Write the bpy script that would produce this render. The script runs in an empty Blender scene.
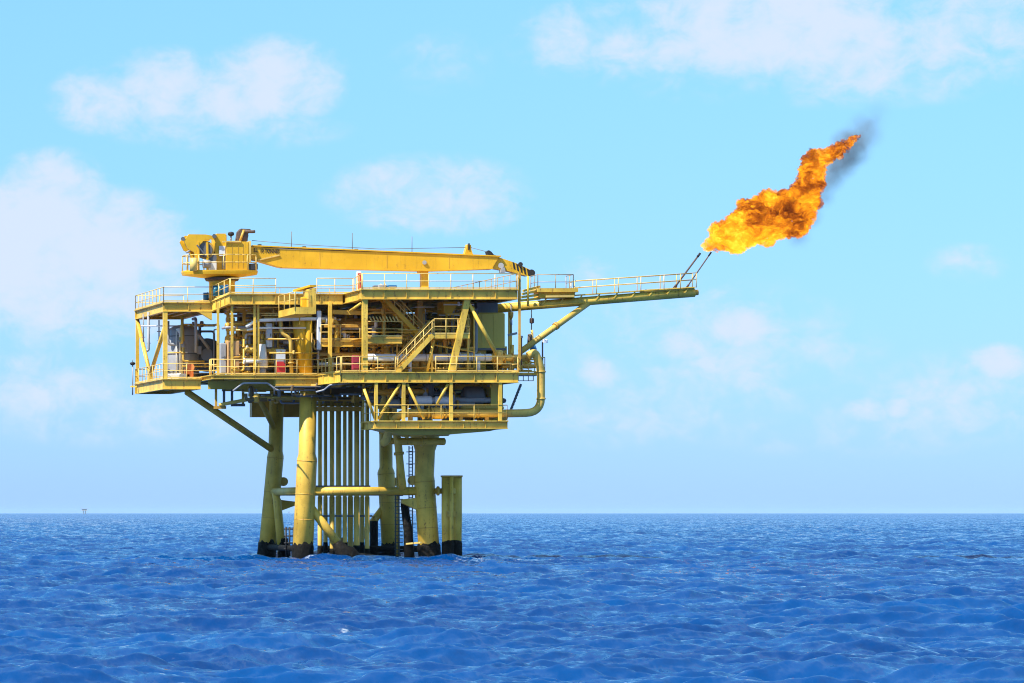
import bpy, bmesh, math, random
import numpy as np
from mathutils import Vector, Matrix, noise as mnoise

R = math.radians
scene = bpy.context.scene
COL = scene.collection
random.seed(7)

# ------------------------------------------------------------------ camera
F = 4320.0            # focal length in pixels at 1024 wide (long telephoto from a boat)
EYE = 3.4             # camera height above the water
HX, HY = -565.0, 513.0    # optical axis: the picture is a crop from the right of a wider frame
cam = bpy.data.cameras.new('camera')
camo = bpy.data.objects.new('camera', cam)
COL.objects.link(camo)
camo.location = (0, 0, EYE)
camo.rotation_euler = (R(90), 0, 0)
cam.sensor_width = 36.0
cam.lens = 36.0 * F / 1024.0
cam.shift_x = (512.0 - HX) / 1024.0
cam.shift_y = (HY - 341.5) / 1024.0
cam.clip_start = 1.0
cam.clip_end = 300000.0
scene.camera = camo

# platform frame: u along the front, w away from the camera, z up
TH = 0.0
CT, ST = math.cos(TH), math.sin(TH)
ORG = Vector(((440 - HX) * 300.0 / F, 300.0, 0.0))

def L(px, py, w):
    """plan position on the platform's plane w under a measured picture column, and the height under a measured row"""
    k = px - HX
    u = (k * (ORG.y + w * CT) - F * (ORG.x - w * ST)) / (F * CT - k * ST)
    Y = ORG.y + u * ST + w * CT
    return Vector((u, w, EYE - (py - HY) * Y / F))

def U(px, w): return L(px, 0, w).x
def Z(px, py, w): return L(px, py, w).z
def toworld(p): return Vector((ORG.x + p[0] * CT - p[1] * ST, ORG.y + p[0] * ST + p[1] * CT, p[2]))

# ------------------------------------------------------------------ materials
def newmat(name):
    m = bpy.data.materials.new(name)
    m.use_nodes = True
    nt = m.node_tree
    for n in list(nt.nodes): nt.nodes.remove(n)
    out = nt.nodes.new('ShaderNodeOutputMaterial')
    return m, nt, out

def N(nt, kind, **kw):
    n = nt.nodes.new(kind)
    for k, v in kw.items():
        if k in n.inputs.keys() if hasattr(n.inputs, 'keys') else False:
            n.inputs[k].default_value = v
        else:
            setattr(n, k, v)
    return n

def math_node(nt, op, a, b=None, c=None, clamp=False):
    n = nt.nodes.new('ShaderNodeMath'); n.operation = op; n.use_clamp = clamp
    for i, v in enumerate((a, b, c)):
        if v is None: continue
        if isinstance(v, (int, float)): n.inputs[i].default_value = v
        else: nt.links.new(v, n.inputs[i])
    return n.outputs[0]

def mixc(nt, fac, a, b, blend='MIX'):
    n = nt.nodes.new('ShaderNodeMix'); n.data_type = 'RGBA'; n.blend_type = blend
    for sock, v in ((n.inputs['Factor'], fac), (n.inputs[6], a), (n.inputs[7], b)):
        if isinstance(v, (int, float)): sock.default_value = v
        elif isinstance(v, (tuple, list)): sock.default_value = (*v, 1) if len(v) == 3 else v
        else: nt.links.new(v, sock)
    return n.outputs[2]

def noise(nt, vec, scale, detail=4, rough=0.55, dist=0.0):
    n = nt.nodes.new('ShaderNodeTexNoise')
    n.inputs['Scale'].default_value = scale; n.inputs['Detail'].default_value = detail
    n.inputs['Roughness'].default_value = rough; n.inputs['Distortion'].default_value = dist
    if vec is not None: nt.links.new(vec, n.inputs['Vector'])
    return n.outputs['Fac']

def ramp(nt, fac, stops, interp='LINEAR'):
    n = nt.nodes.new('ShaderNodeValToRGB'); cr = n.color_ramp; cr.interpolation = interp
    while len(cr.elements) < len(stops): cr.elements.new(0.5)
    for e, (p, c) in zip(cr.elements, stops):
        e.position = p; e.color = (*c, 1) if len(c) == 3 else c
    nt.links.new(fac, n.inputs[0])
    return n.outputs[0]

def smooth(nt, v, lo, hi):
    n = nt.nodes.new('ShaderNodeMapRange'); n.interpolation_type = 'SMOOTHSTEP'
    n.inputs['From Min'].default_value = lo; n.inputs['From Max'].default_value = hi
    nt.links.new(v, n.inputs['Value'])
    return n.outputs['Result']

def paint(name, col, rough=0.42, wear=0.35, rust=0.0, rustcol=(0.20, 0.075, 0.025), metallic=0.0):
    """painted or bare steel: patchy fading, downward streaks, specks and runs of rust"""
    m, nt, out = newmat(name)
    b = nt.nodes.new('ShaderNodeBsdfPrincipled')
    g = nt.nodes.new('ShaderNodeNewGeometry').outputs['Position']
    big = noise(nt, g, 0.45, 5, 0.6)
    mp = nt.nodes.new('ShaderNodeMapping'); mp.inputs['Scale'].default_value = (3.2, 3.2, 0.35)
    nt.links.new(g, mp.inputs['Vector'])
    streak = noise(nt, mp.outputs[0], 1.6, 5, 0.65)
    fine = noise(nt, g, 7.0, 4, 0.7)
    d = tuple(c * 0.55 for c in col)
    l = tuple(min(1, c * 1.15 + 0.015) for c in col)
    c1 = mixc(nt, smooth(nt, big, 0.36, 0.66), d, l)
    c1 = mixc(nt, 1 - wear, c1, col)
    dirt = math_node(nt, 'MULTIPLY', smooth(nt, streak, 0.52, 0.75), wear)
    c2 = mixc(nt, dirt, c1, tuple(c * 0.45 + 0.01 for c in col))
    s = math_node(nt, 'ADD', math_node(nt, 'MULTIPLY', streak, 0.5), math_node(nt, 'MULTIPLY', fine, 0.5))
    rf = math_node(nt, 'MULTIPLY', smooth(nt, s, 0.60 - 0.12 * rust, 0.70 - 0.10 * rust), min(1, 0.35 + rust))
    c3 = mixc(nt, rf if rust > 0 else 0.0, c2, rustcol)
    nt.links.new(c3, b.inputs['Base Color'])
    b.inputs['Metallic'].default_value = metallic
    rr = math_node(nt, 'ADD', math_node(nt, 'MULTIPLY', fine, 0.25), rough - 0.1)
    nt.links.new(rr, b.inputs['Roughness'])
    b.inputs['Specular IOR Level'].default_value = 0.35
    bp = nt.nodes.new('ShaderNodeBump'); bp.inputs['Strength'].default_value = 0.12; bp.inputs['Distance'].default_value = 0.02
    nt.links.new(fine, bp.inputs['Height']); nt.links.new(bp.outputs[0], b.inputs['Normal'])
    nt.links.new(b.outputs[0], out.inputs['Surface'])
    return m

YC = (0.71, 0.455, 0.06)
M = {
    'yellow': paint('yellow_steel_paint', YC, rust=0.5, wear=0.6),
    'leg': paint('leg_yellow_paint', (0.66, 0.41, 0.055), rust=0.45, wear=0.55),
    'crane': paint('crane_orange_yellow_paint', (0.66, 0.37, 0.012), rust=0.2, wear=0.3),
    'rail': paint('handrail_paint', (0.68, 0.47, 0.13), rust=0.3, wear=0.4),
    'railrust': paint('weathered_handrail_paint', (0.33, 0.25, 0.15), rust=0.5, wear=0.5),
    'pipe': paint('pipe_yellow_paint', (0.62, 0.41, 0.08), rust=0.4, wear=0.45),
    'ochre': paint('ochre_paint', (0.55, 0.31, 0.045), rust=0.5, wear=0.5),
    'olive': paint('olive_cabin_paint', (0.54, 0.41, 0.07), rust=0.15, wear=0.25),
    'grey': paint('grey_steel', (0.30, 0.31, 0.34), rust=0.3, wear=0.4),
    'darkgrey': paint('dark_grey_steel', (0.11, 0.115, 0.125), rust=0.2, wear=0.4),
    'white': paint('white_paint', (0.72, 0.71, 0.66), rust=0.25, wear=0.3),
    'clad': paint('aluminium_cladding', (0.58, 0.64, 0.72), rough=0.35, wear=0.2, rust=0.0),
    'tan': paint('tan_paint', (0.50, 0.30, 0.13), rust=0.3, wear=0.3),
    'orange': paint('orange_plastic', (0.75, 0.22, 0.06), wear=0.2),
    'red': paint('red_paint', (0.48, 0.03, 0.03), wear=0.2),
    'maroon': paint('maroon_paint', (0.26, 0.025, 0.05), wear=0.2),
    'blue': paint('blue_paint', (0.02, 0.12, 0.28), wear=0.3),
    'teal': paint('teal_paint', (0.01, 0.12, 0.19), wear=0.3),
    'black': paint('black_rubber', (0.015, 0.015, 0.018), rough=0.6, wear=0.3),
    'wall': paint('shade_brown_wall_paint', (0.15, 0.105, 0.05), rough=0.7, wear=0.5, rust=0.4),  # brown darkened to stand in for the shade between the decks
    'rope': paint('steel_cable', (0.16, 0.15, 0.14), rough=0.5, wear=0.3),
    'rustpipe': paint('rusted_flare_pipe', (0.11, 0.075, 0.06), rough=0.7, wear=0.5, rust=0.6),
    'far': paint('haze_pale_far_paint', (0.42, 0.40, 0.36), rough=0.7, wear=0.3),  # grey paled to stand in for haze over the distance
}

def growth_material():
    m, nt, out = newmat('marine_growth')
    b = nt.nodes.new('ShaderNodeBsdfPrincipled')
    g = nt.nodes.new('ShaderNodeNewGeometry').outputs['Position']
    n1 = noise(nt, g, 3.0, 6, 0.7); n2 = noise(nt, g, 0.9, 3, 0.6)
    c = ramp(nt, n1, [(0.3, (0.003, 0.003, 0.003)), (0.54, (0.006, 0.005, 0.004)), (0.66, (0.018, 0.016, 0.011)), (0.8, (0.055, 0.045, 0.03))])
    nt.links.new(c, b.inputs['Base Color']); b.inputs['Roughness'].default_value = 0.7; b.inputs['Specular IOR Level'].default_value = 0.15
    bp = nt.nodes.new('ShaderNodeBump'); bp.inputs['Strength'].default_value = 0.9; bp.inputs['Distance'].default_value = 0.15
    nt.links.new(n1, bp.inputs['Height']); nt.links.new(bp.outputs[0], b.inputs['Normal'])
    nt.links.new(b.outputs[0], out.inputs['Surface'])
    return m
M['growth'] = growth_material()

# ------------------------------------------------------------------ mesh builder
class MB:
    def __init__(s): s.v = []; s.f = []; s.sm = []
    def add(s, vs, fs, smooth=False):
        o = len(s.v); s.v += [Vector(v) for v in vs]
        for f in fs: s.f.append([i + o for i in f]); s.sm.append(smooth)
        return s
    def box(s, a, b):
        x0, x1 = sorted((a[0], b[0])); y0, y1 = sorted((a[1], b[1])); z0, z1 = sorted((a[2], b[2]))
        return s.add([(x0,y0,z0),(x1,y0,z0),(x1,y1,z0),(x0,y1,z0),(x0,y0,z1),(x1,y0,z1),(x1,y1,z1),(x0,y1,z1)],
                     [(0,3,2,1),(4,5,6,7),(0,1,5,4),(1,2,6,5),(2,3,7,6),(3,0,4,7)])
    def cbox(s, c, sx, sy, sz, ch=0.03):
        """box with chamfered upright edges and top rim"""
        x, y, z = c; a, b_ = sx / 2, sy / 2
        def ring(i, zz): 
            A, B = a - i, b_ - i; k = ch
            return [(x-A+k,y-B,zz),(x+A-k,y-B,zz),(x+A,y-B+k,zz),(x+A,y+B-k,zz),(x+A-k,y+B,zz),(x-A+k,y+B,zz),(x-A,y+B-k,zz),(x-A,y-B+k,zz)]
        vs = ring(0, z) + ring(0, z + sz - ch) + ring(ch, z + sz)
        fs = [tuple(range(7, -1, -1)), tuple(range(16, 24))]
        for r in (0, 8):
            for i in range(8): fs.append((r+i, r+(i+1) % 8, r+8+(i+1) % 8, r+8+i))
        return s.add(vs, fs)
    def prism(s, pts, w0, w1):
        """polygon given as (u, z) pairs, extruded from w0 to w1"""
        n = len(pts)
        vs = [(p[0], w0, p[1]) for p in pts] + [(p[0], w1, p[1]) for p in pts]
        fs = [tuple(range(n)), tuple(range(2*n-1, n-1, -1))] + [(i, n+i, n+(i+1) % n, (i+1) % n) for i in range(n)]
        return s.add(vs, fs)
    def slab(s, pts, z0, z1):
        n = len(pts)
        vs = [(p[0], p[1], z0) for p in pts] + [(p[0], p[1], z1) for p in pts]
        fs = [tuple(range(n-1, -1, -1)), tuple(range(n, 2*n))] + [(i, (i+1) % n, n+(i+1) % n, n+i) for i in range(n)]
        return s.add(vs, fs)
    def beam(s, p0, p1, h, b, t=0.05, up=(0, 0, 1)):
        """I-beam between two points: h deep (hanging below the line p0-p1), b wide"""
        p0, p1 = Vector(p0), Vector(p1); d = (p1 - p0).normalized(); u_ = Vector(up)
        side = d.cross(u_).normalized(); u_ = side.cross(d).normalized()
        w = t * 0.5
        prof = [(-b/2,0),(b/2,0),(b/2,-t),(w,-t),(w,-h+t),(b/2,-h+t),(b/2,-h),(-b/2,-h),(-b/2,-h+t),(-w,-h+t),(-w,-t),(-b/2,-t)]
        n = len(prof)
        vs = [p0 + side*a + u_*c for a, c in prof] + [p1 + side*a + u_*c for a, c in prof]
        fs = [(i, (i+1) % n, n+(i+1) % n, n+i) for i in range(n)]
        for o, rev in ((0, False), (n, True)):
            for q in ((0,1,2,3,10,11), (3,4,9,10), (4,5,6,7,8,9)):
                q = [o+i for i in q]; fs.append(tuple(q if rev else q[::-1]))
        return s.add(vs, fs)
    def bar(s, p0, p1, a, b=None):
        """solid rectangular bar centred on the line"""
        b = b or a; p0, p1 = Vector(p0), Vector(p1); d = (p1 - p0).normalized()
        ref = Vector((0,0,1)) if abs(d.z) < 0.95 else Vector((0,1,0))
        x = d.cross(ref).normalized(); y = x.cross(d).normalized()
        q = [(-a/2,-b/2),(a/2,-b/2),(a/2,b/2),(-a/2,b/2)]
        vs = [p0+x*i+y*j for i, j in q] + [p1+x*i+y*j for i, j in q]
        return s.add(vs, [(3,2,1,0),(4,5,6,7),(0,1,5,4),(1,2,6,5),(2,3,7,6),(3,0,4,7)])
    def tube(s, pts, r, n=10, caps=True):
        """tube along a polyline; r one radius or one per point"""
        pts = [Vector(p) for p in pts]; m = len(pts)
        rs = r if isinstance(r, (list, tuple)) else [r]*m
        tang = []
        for i in range(m):
            if i == 0: t = pts[1]-pts[0]
            elif i == m-1: t = pts[-1]-pts[-2]
            else: t = (pts[i+1]-pts[i]).normalized() + (pts[i]-pts[i-1]).normalized()
            tang.append(t.normalized() if t.length > 1e-9 else Vector((0,0,1)))
        ref = Vector((0,0,1)) if abs(tang[0].z) < 0.9 else Vector((1,0,0))
        x = (ref - tang[0]*ref.dot(tang[0])).normalized()
        vs = []
        for i in range(m):
            x = (x - tang[i]*x.dot(tang[i])).normalized(); y = tang[i].cross(x)
            for k in range(n):
                a = 2*math.pi*k/n; vs.append(pts[i] + (x*math.cos(a) + y*math.sin(a))*rs[i])
        o = len(s.v)
        fs = [(i*n+k, i*n+(k+1) % n, (i+1)*n+(k+1) % n, (i+1)*n+k) for i in range(m-1) for k in range(n)]
        s.add(vs, fs, True)
        if caps:
            for q in (tuple(range(n-1, -1, -1)), tuple(range((m-1)*n, m*n))):
                s.f.append([i+o for i in q]); s.sm.append(False)
        return s
    def pipe(s, pts, r, bend=None, n=10):
        """tube with rounded bends"""
        pts = [Vector(p) for p in pts]; bend = bend or r*2.5; out = [pts[0]]
        for i in range(1, len(pts)-1):
            a, b, c = pts[i-1], pts[i], pts[i+1]
            k = min(bend, (a-b).length*0.48, (c-b).length*0.48)
            p, q = b+(a-b).normalized()*k, b+(c-b).normalized()*k
            for j in range(7):
                t = j/6; out.append(p*(1-t)**2 + b*2*t*(1-t) + q*t*t)
        out.append(pts[-1])
        return s.tube(out, r, n)
    def cyl(s, p0, p1, r, n=14): return s.tube([p0, p1], r, n)
    def vessel(s, p0, p1, r, n=18):
        """cylinder with domed ends"""
        p0, p1 = Vector(p0), Vector(p1); d = (p1-p0).normalized(); pts, rs = [], []
        for i in range(6):
            a = math.pi/2*i/5; pts.append(p0 - d*r*0.5*math.cos(a)); rs.append(max(0.01, r*math.sin(a)))
        for i in range(6):
            a = math.pi/2*i/5; pts.append(p1 + d*r*0.5*math.sin(a)); rs.append(max(0.01, r*math.cos(a)))
        return s.tube(pts, rs, n)
    def build(s, name, mat, parent=None, base=None):
        me = bpy.data.meshes.new(name)
        b = Vector(base) if base is not None else Vector(BASE.get(parent.name, (0,0,0)) if parent else (0,0,0))
        me.from_pydata([tuple(v - b) for v in s.v], [], s.f)
        me.polygons.foreach_set('use_smooth', s.sm)
        bm = bmesh.new(); bm.from_mesh(me)
        bmesh.ops.recalc_face_normals(bm, faces=bm.faces)
        bm.to_mesh(me); bm.free()
        me.materials.append(M[mat] if isinstance(mat, str) else mat)
        o = bpy.data.objects.new(name, me); COL.objects.link(o)
        if parent:
            o.parent = parent; BASE[o.name] = b
        return o

BASE = {}
def tag(o, label=None, cat=None, group=None, kind=None):
    if label: o['label'] = label
    if cat: o['category'] = cat
    if group: o['group'] = group
    if kind: o['kind'] = kind
    return o
def thing(name, label, cat, base=(0,0,0), group=None):
    """an Empty at the thing's base; parts are given in the platform's frame"""
    o = bpy.data.objects.new(name, None); COL.objects.link(o)
    o.location = toworld(base); o.rotation_euler = (0, 0, TH)
    o.empty_display_size = 0.5
    BASE[o.name] = Vector(base)
    return tag(o, label, cat, group)
def solo(mb, name, mat, label, cat, base, group=None):
    """a thing that is one mesh"""
    o = mb.build(name, mat, None, base)
    o.location = toworld(base); o.rotation_euler = (0, 0, TH)
    return tag(o, label, cat, group)

def rail(parent, pts, mat='rail', h=1.08, step=1.5, drop=0.25, r=0.029, name='handrail', kick=True):
    mb = MB(); pts = [Vector(p) for p in pts]
    up = Vector((0,0,1))
    for a, b in zip(pts[:-1], pts[1:]):
        n = max(1, round((b-a).length/step))
        for i in range(n+1):
            p = a.lerp(b, i/n)
            mb.tube([p-up*drop, p+up*h], r, 6)
        mb.tube([a+up*h, b+up*h], r, 6)
        mb.tube([a+up*h*0.52, b+up*h*0.52], r*0.85, 6)
        if kick: mb.bar(a+up*0.08, b+up*0.08, 0.012, 0.09)
    return mb.build(name, mat, parent)

# ================================================================== THE PLATFORM
PL = thing('offshore_platform', 'yellow steel offshore gas platform on four legs, stepped decks crowded with pipework', 'platform', (0,0,0))

UT, MT, CTOP = 18.95, 13.20, 9.82      # upper, main and cellar deck levels
UL, ML = 18.54, 13.05                  # the lower left wing of each
W0, W1, W2, WB = 0.0, 6.0, 10.0, 22.6
uA, uB = U(163, W2), U(230, W1)        # left wing | centre
uC, uD = U(358, W1), U(518, W0)        # centre | right
uC0 = U(362, W0)

def deck(name, u0, u1, w0, w1, top, h, mat='yellow', joists=8, skip=()):
    plate = MB().box((u0-0.05, w0-0.05, top-0.06), (u1+0.05, w1+0.05, top)).build(name, mat, PL)
    z = top - 0.055; b = 0.30
    def eb(p, q): MB().beam(p, q, h, b).build('edge_beam', mat, plate)
    if 'f' not in skip: eb((u0, w0+b/2, z), (u1, w0+b/2, z))
    if 'b' not in skip: eb((u0, w1-b/2, z), (u1, w1-b/2, z))
    if 'l' not in skip: eb((u0+b/2, w0+b, z), (u0+b/2, w1-b, z))
    if 'r' not in skip: eb((u1-b/2, w0+b, z), (u1-b/2, w1-b, z))
    for i in range(1, joists):
        u = u0 + (u1-u0)*i/joists
        MB().beam((u, w0+b, z-0.01), (u, w1-b, z-0.01), h*0.7, 0.2, 0.04).build('joist', mat, plate)
    n = int((u1-u0)/1.4)
    if h > 0.4:
        for i in range(1, n):      # web stiffeners on the front beam
            u = u0 + (u1-u0)*i/n
            MB().box((u-0.012, w0+0.02, z-h+0.06), (u+0.012, w0+b/2-0.03, z-0.06)).build('web_stiffener', mat, plate)
    return plate

ud_r = deck('upper_deck', uC0, uD, W0, WB-3, UT, 0.66, joists=9)
ud_c = deck('upper_deck', uB, uC0-0.06, W1, WB-3, UT, 0.72, joists=8)
ud_l = deck('upper_deck', uA, U(214, W2), W2, WB, UL, 0.64, joists=4)
# slanted bright fascias where the deck edge steps out between the sections
def fascia(p, q, h, t=0.14, name='corner_beam'):
    p, q = Vector(p), Vector(q); mb = MB()
    mb.beam(p, q, h, 0.28, 0.06)
    n_ = (q-p).cross(Vector((0,0,1))).normalized()
    for k in (0.25, 0.5, 0.75):
        m_ = p.lerp(q, k); mb.bar(m_+Vector((0,0,-0.07))+n_*0.07, m_+Vector((0,0,-h+0.07))+n_*0.07, 0.03, 0.12)
    return mb.build(name, 'yellow', PL)
fascia((U(212,W2), W2-0.2, UL+0.05), (U(230,W1), W1+0.12, UT-0.03), 0.74)
uB = U(230, W1)
fascia((U(353.5,W1), W1-0.1, UT-0.03), (U(362,W0)-0.02, W0+0.16, UT-0.03), 0.66)
MB().slab([(U(353.5,W1), W1-0.06), (uC0-0.06, W0+0.05), (uC0-0.06, W1-0.06)], UT-0.06, UT-0.004).build('corner_plate', 'yellow', PL)
MB().slab([(U(214,W2), W2+0.0), (uB-0.07, W1+0.1), (uB-0.07, W2+0.4)], UT-0.07, UT-0.02).build('corner_plate', 'yellow', PL)

uC1 = U(342, W0)
md_r = deck('main_deck', uC1, uD+0.05, W0, WB-3, MT, 0.70, joists=10)
uM = U(276, W1)
md_c = deck('main_deck', U(212, W1), uC1-0.06, W1, WB-3, MT, 0.26, joists=10)
MB().beam((uM, W1+0.16, MT-0.06), (U(318, W1), W1+0.16, MT-0.06), 0.72, 0.30).build('edge_beam', 'yellow', md_c)
MB().beam((U(208, 9), 9, MT-0.33), (uC1-0.1, 9, MT-0.33), 0.62, 0.3).build('girder', 'olive', md_c)
MB().beam((U(222, 14), 14, MT-0.33), (uC1-0.1, 14, MT-0.33), 0.62, 0.3).build('girder', 'olive', md_c)
MB().box((uM-0.05, W1+0.3, MT-0.75), (uM+0.05, 8.8, MT-0.1)).build('girder', 'olive', md_c)
md_l = deck('main_deck', uA, U(212, W1)-0.06, W2, WB, ML, 0.72, joists=4)
# slanted corner of the main deck
cmb = MB().slab([(U(318, W1), W1-0.02), (uC1-0.02, W0+0.02), (uC1-0.02, W1-0.02)], MT-0.05, MT-0.004)
cmb.build('corner_plate', 'yellow', PL)
a, b = Vector((U(318, W1), W1-0.12, MT-0.02)), Vector((uC1-0.1, W0+0.06, MT-0.02))
MB().beam(a, b, 0.72, 0.26).build('corner_beam', 'yellow', PL)
rail(PL, [a, b], step=0.9)
for t in (0.25, 0.5, 0.75):
    p = a.lerp(b, t); MB().box((p.x-0.1, p.y-0.16, MT-0.72), (p.x+0.02, p.y-0.05, MT-0.05)).build('gusset', 'yellow', PL)

cu0, cu1 = U(376, W0)-0.1, U(508, W0)
cd = deck('cellar_deck', cu0, cu1, W0, 4.4, CTOP, 0.52, joists=9)
MB().box((U(366,4.0)-0.2, 3.9, CTOP-0.4), (cu0-0.06, 4.3, CTOP)).build('walkway_stub', 'yellow', PL)
MB().prism([(cu0+0.6, CTOP-0.56), (cu1-0.3, CTOP-0.56), (cu1-1.0, CTOP-0.72), (U(450,1.2), CTOP-0.95), (U(402,1.2), CTOP-0.95)], 1.2, 4.2).build('deck_haunch', 'olive', PL)

ud_m = deck('upper_deck', U(214, W2)+0.03, uB-0.08, W2+0.45, WB-3, UT-0.01, 0.6, joists=2, skip='f')

# ---- legs
def leg(px_top, py_top, r_top, px_mid, py_mid, px_bot, py_bot, r_bot, w, flare=None, ztop=None):
    A, B, C = L(px_top, py_top, w), L(px_mid, py_mid, w), L(px_bot, py_bot, w)
    if ztop: A = B.lerp(A, (ztop-B.z)/(A.z-B.z))
    D = B + (C-B)*((B.z+3.0)/(B.z-C.z))
    pts, rs = [A, B + Vector((0,0,0.35)), B], [r_top, r_top, r_bot]
    if flare:
        pts = [A, A.lerp(B, 0.12), A.lerp(B, 0.22), A.lerp(B, 0.4)] + pts[1:]; rs = [flare, flare*0.98, flare*0.9, r_top*1.02] + rs[1:]
    pts.append(D); rs.append(r_bot*1.04)
    o = MB().tube(pts, rs, 32).build('leg', 'leg', PL)
    d = (D-B).normalized()
    for q in (0.02, 0.36, 0.62):
        p = B.lerp(C, q); MB().tube([p-d*0.03, p+d*0.03], r_bot*1.025, 32).build('weld_ring', 'ochre', o)
    # shaggy dark band at the waterline
    mb = MB(); g0 = B + (C-B)*((B.z-random.uniform(1.15,1.4))/(B.z-C.z)); n = 40; m = 18; vs = []
    end = B + (C-B)*((B.z+2.5)/(B.z-C.z))
    for i in range(m):
        p = g0.lerp(end, i/(m-1))
        for k in range(n):
            an = 2*math.pi*k/n
            jit = mnoise.noise(Vector((math.cos(an)*2+px_bot, math.sin(an)*2, i*0.5)))
            rr = r_bot*1.03 + (0.05 + 0.07*jit if i > 0 else 0.0)
            dz = 0.32*mnoise.noise(Vector((math.cos(an)*3.1, math.sin(an)*3.1, px_bot))) if i < 3 else 0
            vs.append(p + Vector((rr*math.cos(an), rr*math.sin(an), dz)))
    mb.add(vs, [(i*n+k, i*n+(k+1)%n, (i+1)*n+(k+1)%n, (i+1)*n+k) for i in range(m-1) for k in range(n)], True)
    mb.build('marine_growth', 'growth', o)
    # draft marks
    if w < 6:
        for q in (0.80, 0.87, 0.74):
            p = B.lerp(C, q); 
            MB().box((p.x+0.15, p.y-r_bot-0.06, p.z-0.03), (p.x+r_bot*0.75, p.y-r_bot*0.4, p.z+0.03)).build('draft_mark', 'black', o)
    return A, B, C
WF, WR = 7.4, 18.6
LFL = leg(308.5, 384, 0.60, 307, 459, 302.5, 557, 0.70, WF, ztop=MT-0.4)
LFR = leg(425.5, 432, 0.68, 424.3, 480, 429.5, 557, 0.72, WF, flare=0.98)
LBL = leg(277, 386, 0.52, 275.5, 456, 266.5, 556, 0.60, WR)
LBR = leg(385.5, 386, 0.48, 386, 472, 391, 556, 0.62, WR)
MB().tube([L(281.5, 492, WR-1.2), L(281, 492, WR-1.2)+Vector((-0.45,0,-0.1)), L(277, 500, WR-1.4), L(285, 556, WR-1.4)+Vector((0,0,-2))], [0.2, 0.27, 0.30, 0.34], 18).build('fender_tube', 'leg', PL)
p = L(283, 545, WR-1.4)
MB().tube([p+Vector((0,0,0.5)), p, p+Vector((0.15,0,-2.6))], [0.36, 0.42, 0.45], 18).build('marine_growth', 'growth', PL)

# ---- horizontal braces and diagonals
def at_z(leg_, z):
    A, B, C = leg_; return A.lerp(B, (A.z-z)/(A.z-B.z)) if z > B.z else B.lerp(C, (B.z-z)/(B.z-C.z))
zb = Z(365, 491, WF)
for a_, b_ in ((LFL, LFR), (LBL, LBR), (LFL, LBL), (LFR, LBR)):
    MB().cyl(at_z(a_, zb), at_z(b_, zb), 0.29, 18).build('horizontal_brace', 'leg', PL)
# K braces running down to the middle of the bay
mid = (at_z(LFL, 0.6) + at_z(LFR, 0.6))*0.5; mid.x = U(347, WF); mid.z = 0.4
MB().cyl(at_z(LFL, Z(310,500,WF)), mid, 0.30, 18).build('diagonal_brace', 'leg', PL)
midb = Vector((U(350, WR), WR, 0.5))
MB().cyl(at_z(LBR, Z(380,502,WR)), midb, 0.27, 18).build('diagonal_brace', 'leg', PL)
for c_, r_ in ((mid, 0.75), (midb, 0.6)):
    mb = MB(); d = Vector((1.2, 0, -1.0)).normalized()
    mb.tube([c_-d*1.0+Vector((0,0,0.3)), c_-d*0.5, c_, c_+d*0.6, c_+d*1.3], [0.33, r_*0.75, r_, r_*0.9, 0.4], 16)
    mb.tube([c_+Vector((-0.9,0,-0.3)), c_+Vector((0,0,-0.4)), c_+Vector((1.1,0,-0.25)), c_+Vector((3.2,0,-0.35))], [0.4, 0.55, 0.4, 0.22], 12)
    mb.build('marine_growth', 'growth', PL)
MB().cyl(L(268, 547, WR)+Vector((0,0,0)), L(300, 549, WF), 0.22, 12).build('lower_brace', 'growth', PL)
MB().cyl(L(318, 549, WR-3), L(440, 549, WR-3), 0.24, 12).build('lower_brace', 'growth', PL)
# lifting eyes and brackets on the legs
for l_, du in ((LBL, 0.75), (LBR, 0.8), (LFR, -0.85)):
    p = at_z(l_, zb+0.75)+Vector((du, 0, 0))
    mb = MB(); mb.tube([p+Vector((0,-0.12,0)), p+Vector((0,0.12,0))], 0.33, 18); mb.tube([p+Vector((0,-0.14,0)), p+Vector((0,0.14,0))], 0.1, 10); mb.build('padeye', 'ochre', PL)
p = at_z(LBL, zb-0.8)
MB().prism([(p.x+0.3, p.z+0.25), (p.x+1.9, p.z+0.05), (p.x+1.9, p.z-0.15), (p.x+0.3, p.z-0.75)], p.y-0.25, p.y+0.25).build('bracket', 'leg', PL)
p = at_z(LFR, zb-0.75)
MB().prism([(p.x-0.4, p.z+0.3), (p.x-1.75, p.z+0.15), (p.x-1.75, p.z-0.1), (p.x-0.4, p.z-0.7)], p.y-0.25, p.y+0.25).build('bracket', 'leg', PL)

# long strut under the left wing
MB().cyl(L(187, 392, 13.0), at_z(LBL, Z(270, 452, WR)), 0.24, 16).build('knee_brace', 'leg', PL)
MB().cyl(L(258, 396, 16.0), at_z(LBL, Z(270, 432, WR)), 0.2, 14).build('knee_brace', 'leg', PL)
MB().box((U(252,19.5), 19.5, Z(260,417,19.5)), (U(306,19.5), 20.4, Z(260,396,19.5))).build('rear_girder', 'ochre', PL)
for a_, b_ in (((216,388),(216,407)), ((224,388),(224,407)), ((232,388),(232,405)), ((243,388),(243,405))):
    MB().bar(L(*a_, 10), L(*b_, 10), 0.16).build('hanger', 'darkgrey' if a_[0] % 3 else 'ochre', PL)
MB().bar(L(214,407.5,10), L(226,407.5,10), 0.2).build('hanger_bar', 'ochre', PL)
MB().bar(L(231,405,10), L(245,405,10), 0.2).build('hanger_bar', 'darkgrey', PL)
MB().pipe([L(219,405,9), L(256,398,9), L(300,396,9)], 0.13).build('drain_pipe', 'pipe', PL)
MB().pipe([L(233,391,6.2), L(243,383,6.2), L(268,383,6.2), L(276,390,6.2), L(316,390,6.2)], 0.07).build('drain_pipe', 'grey', PL)
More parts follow.
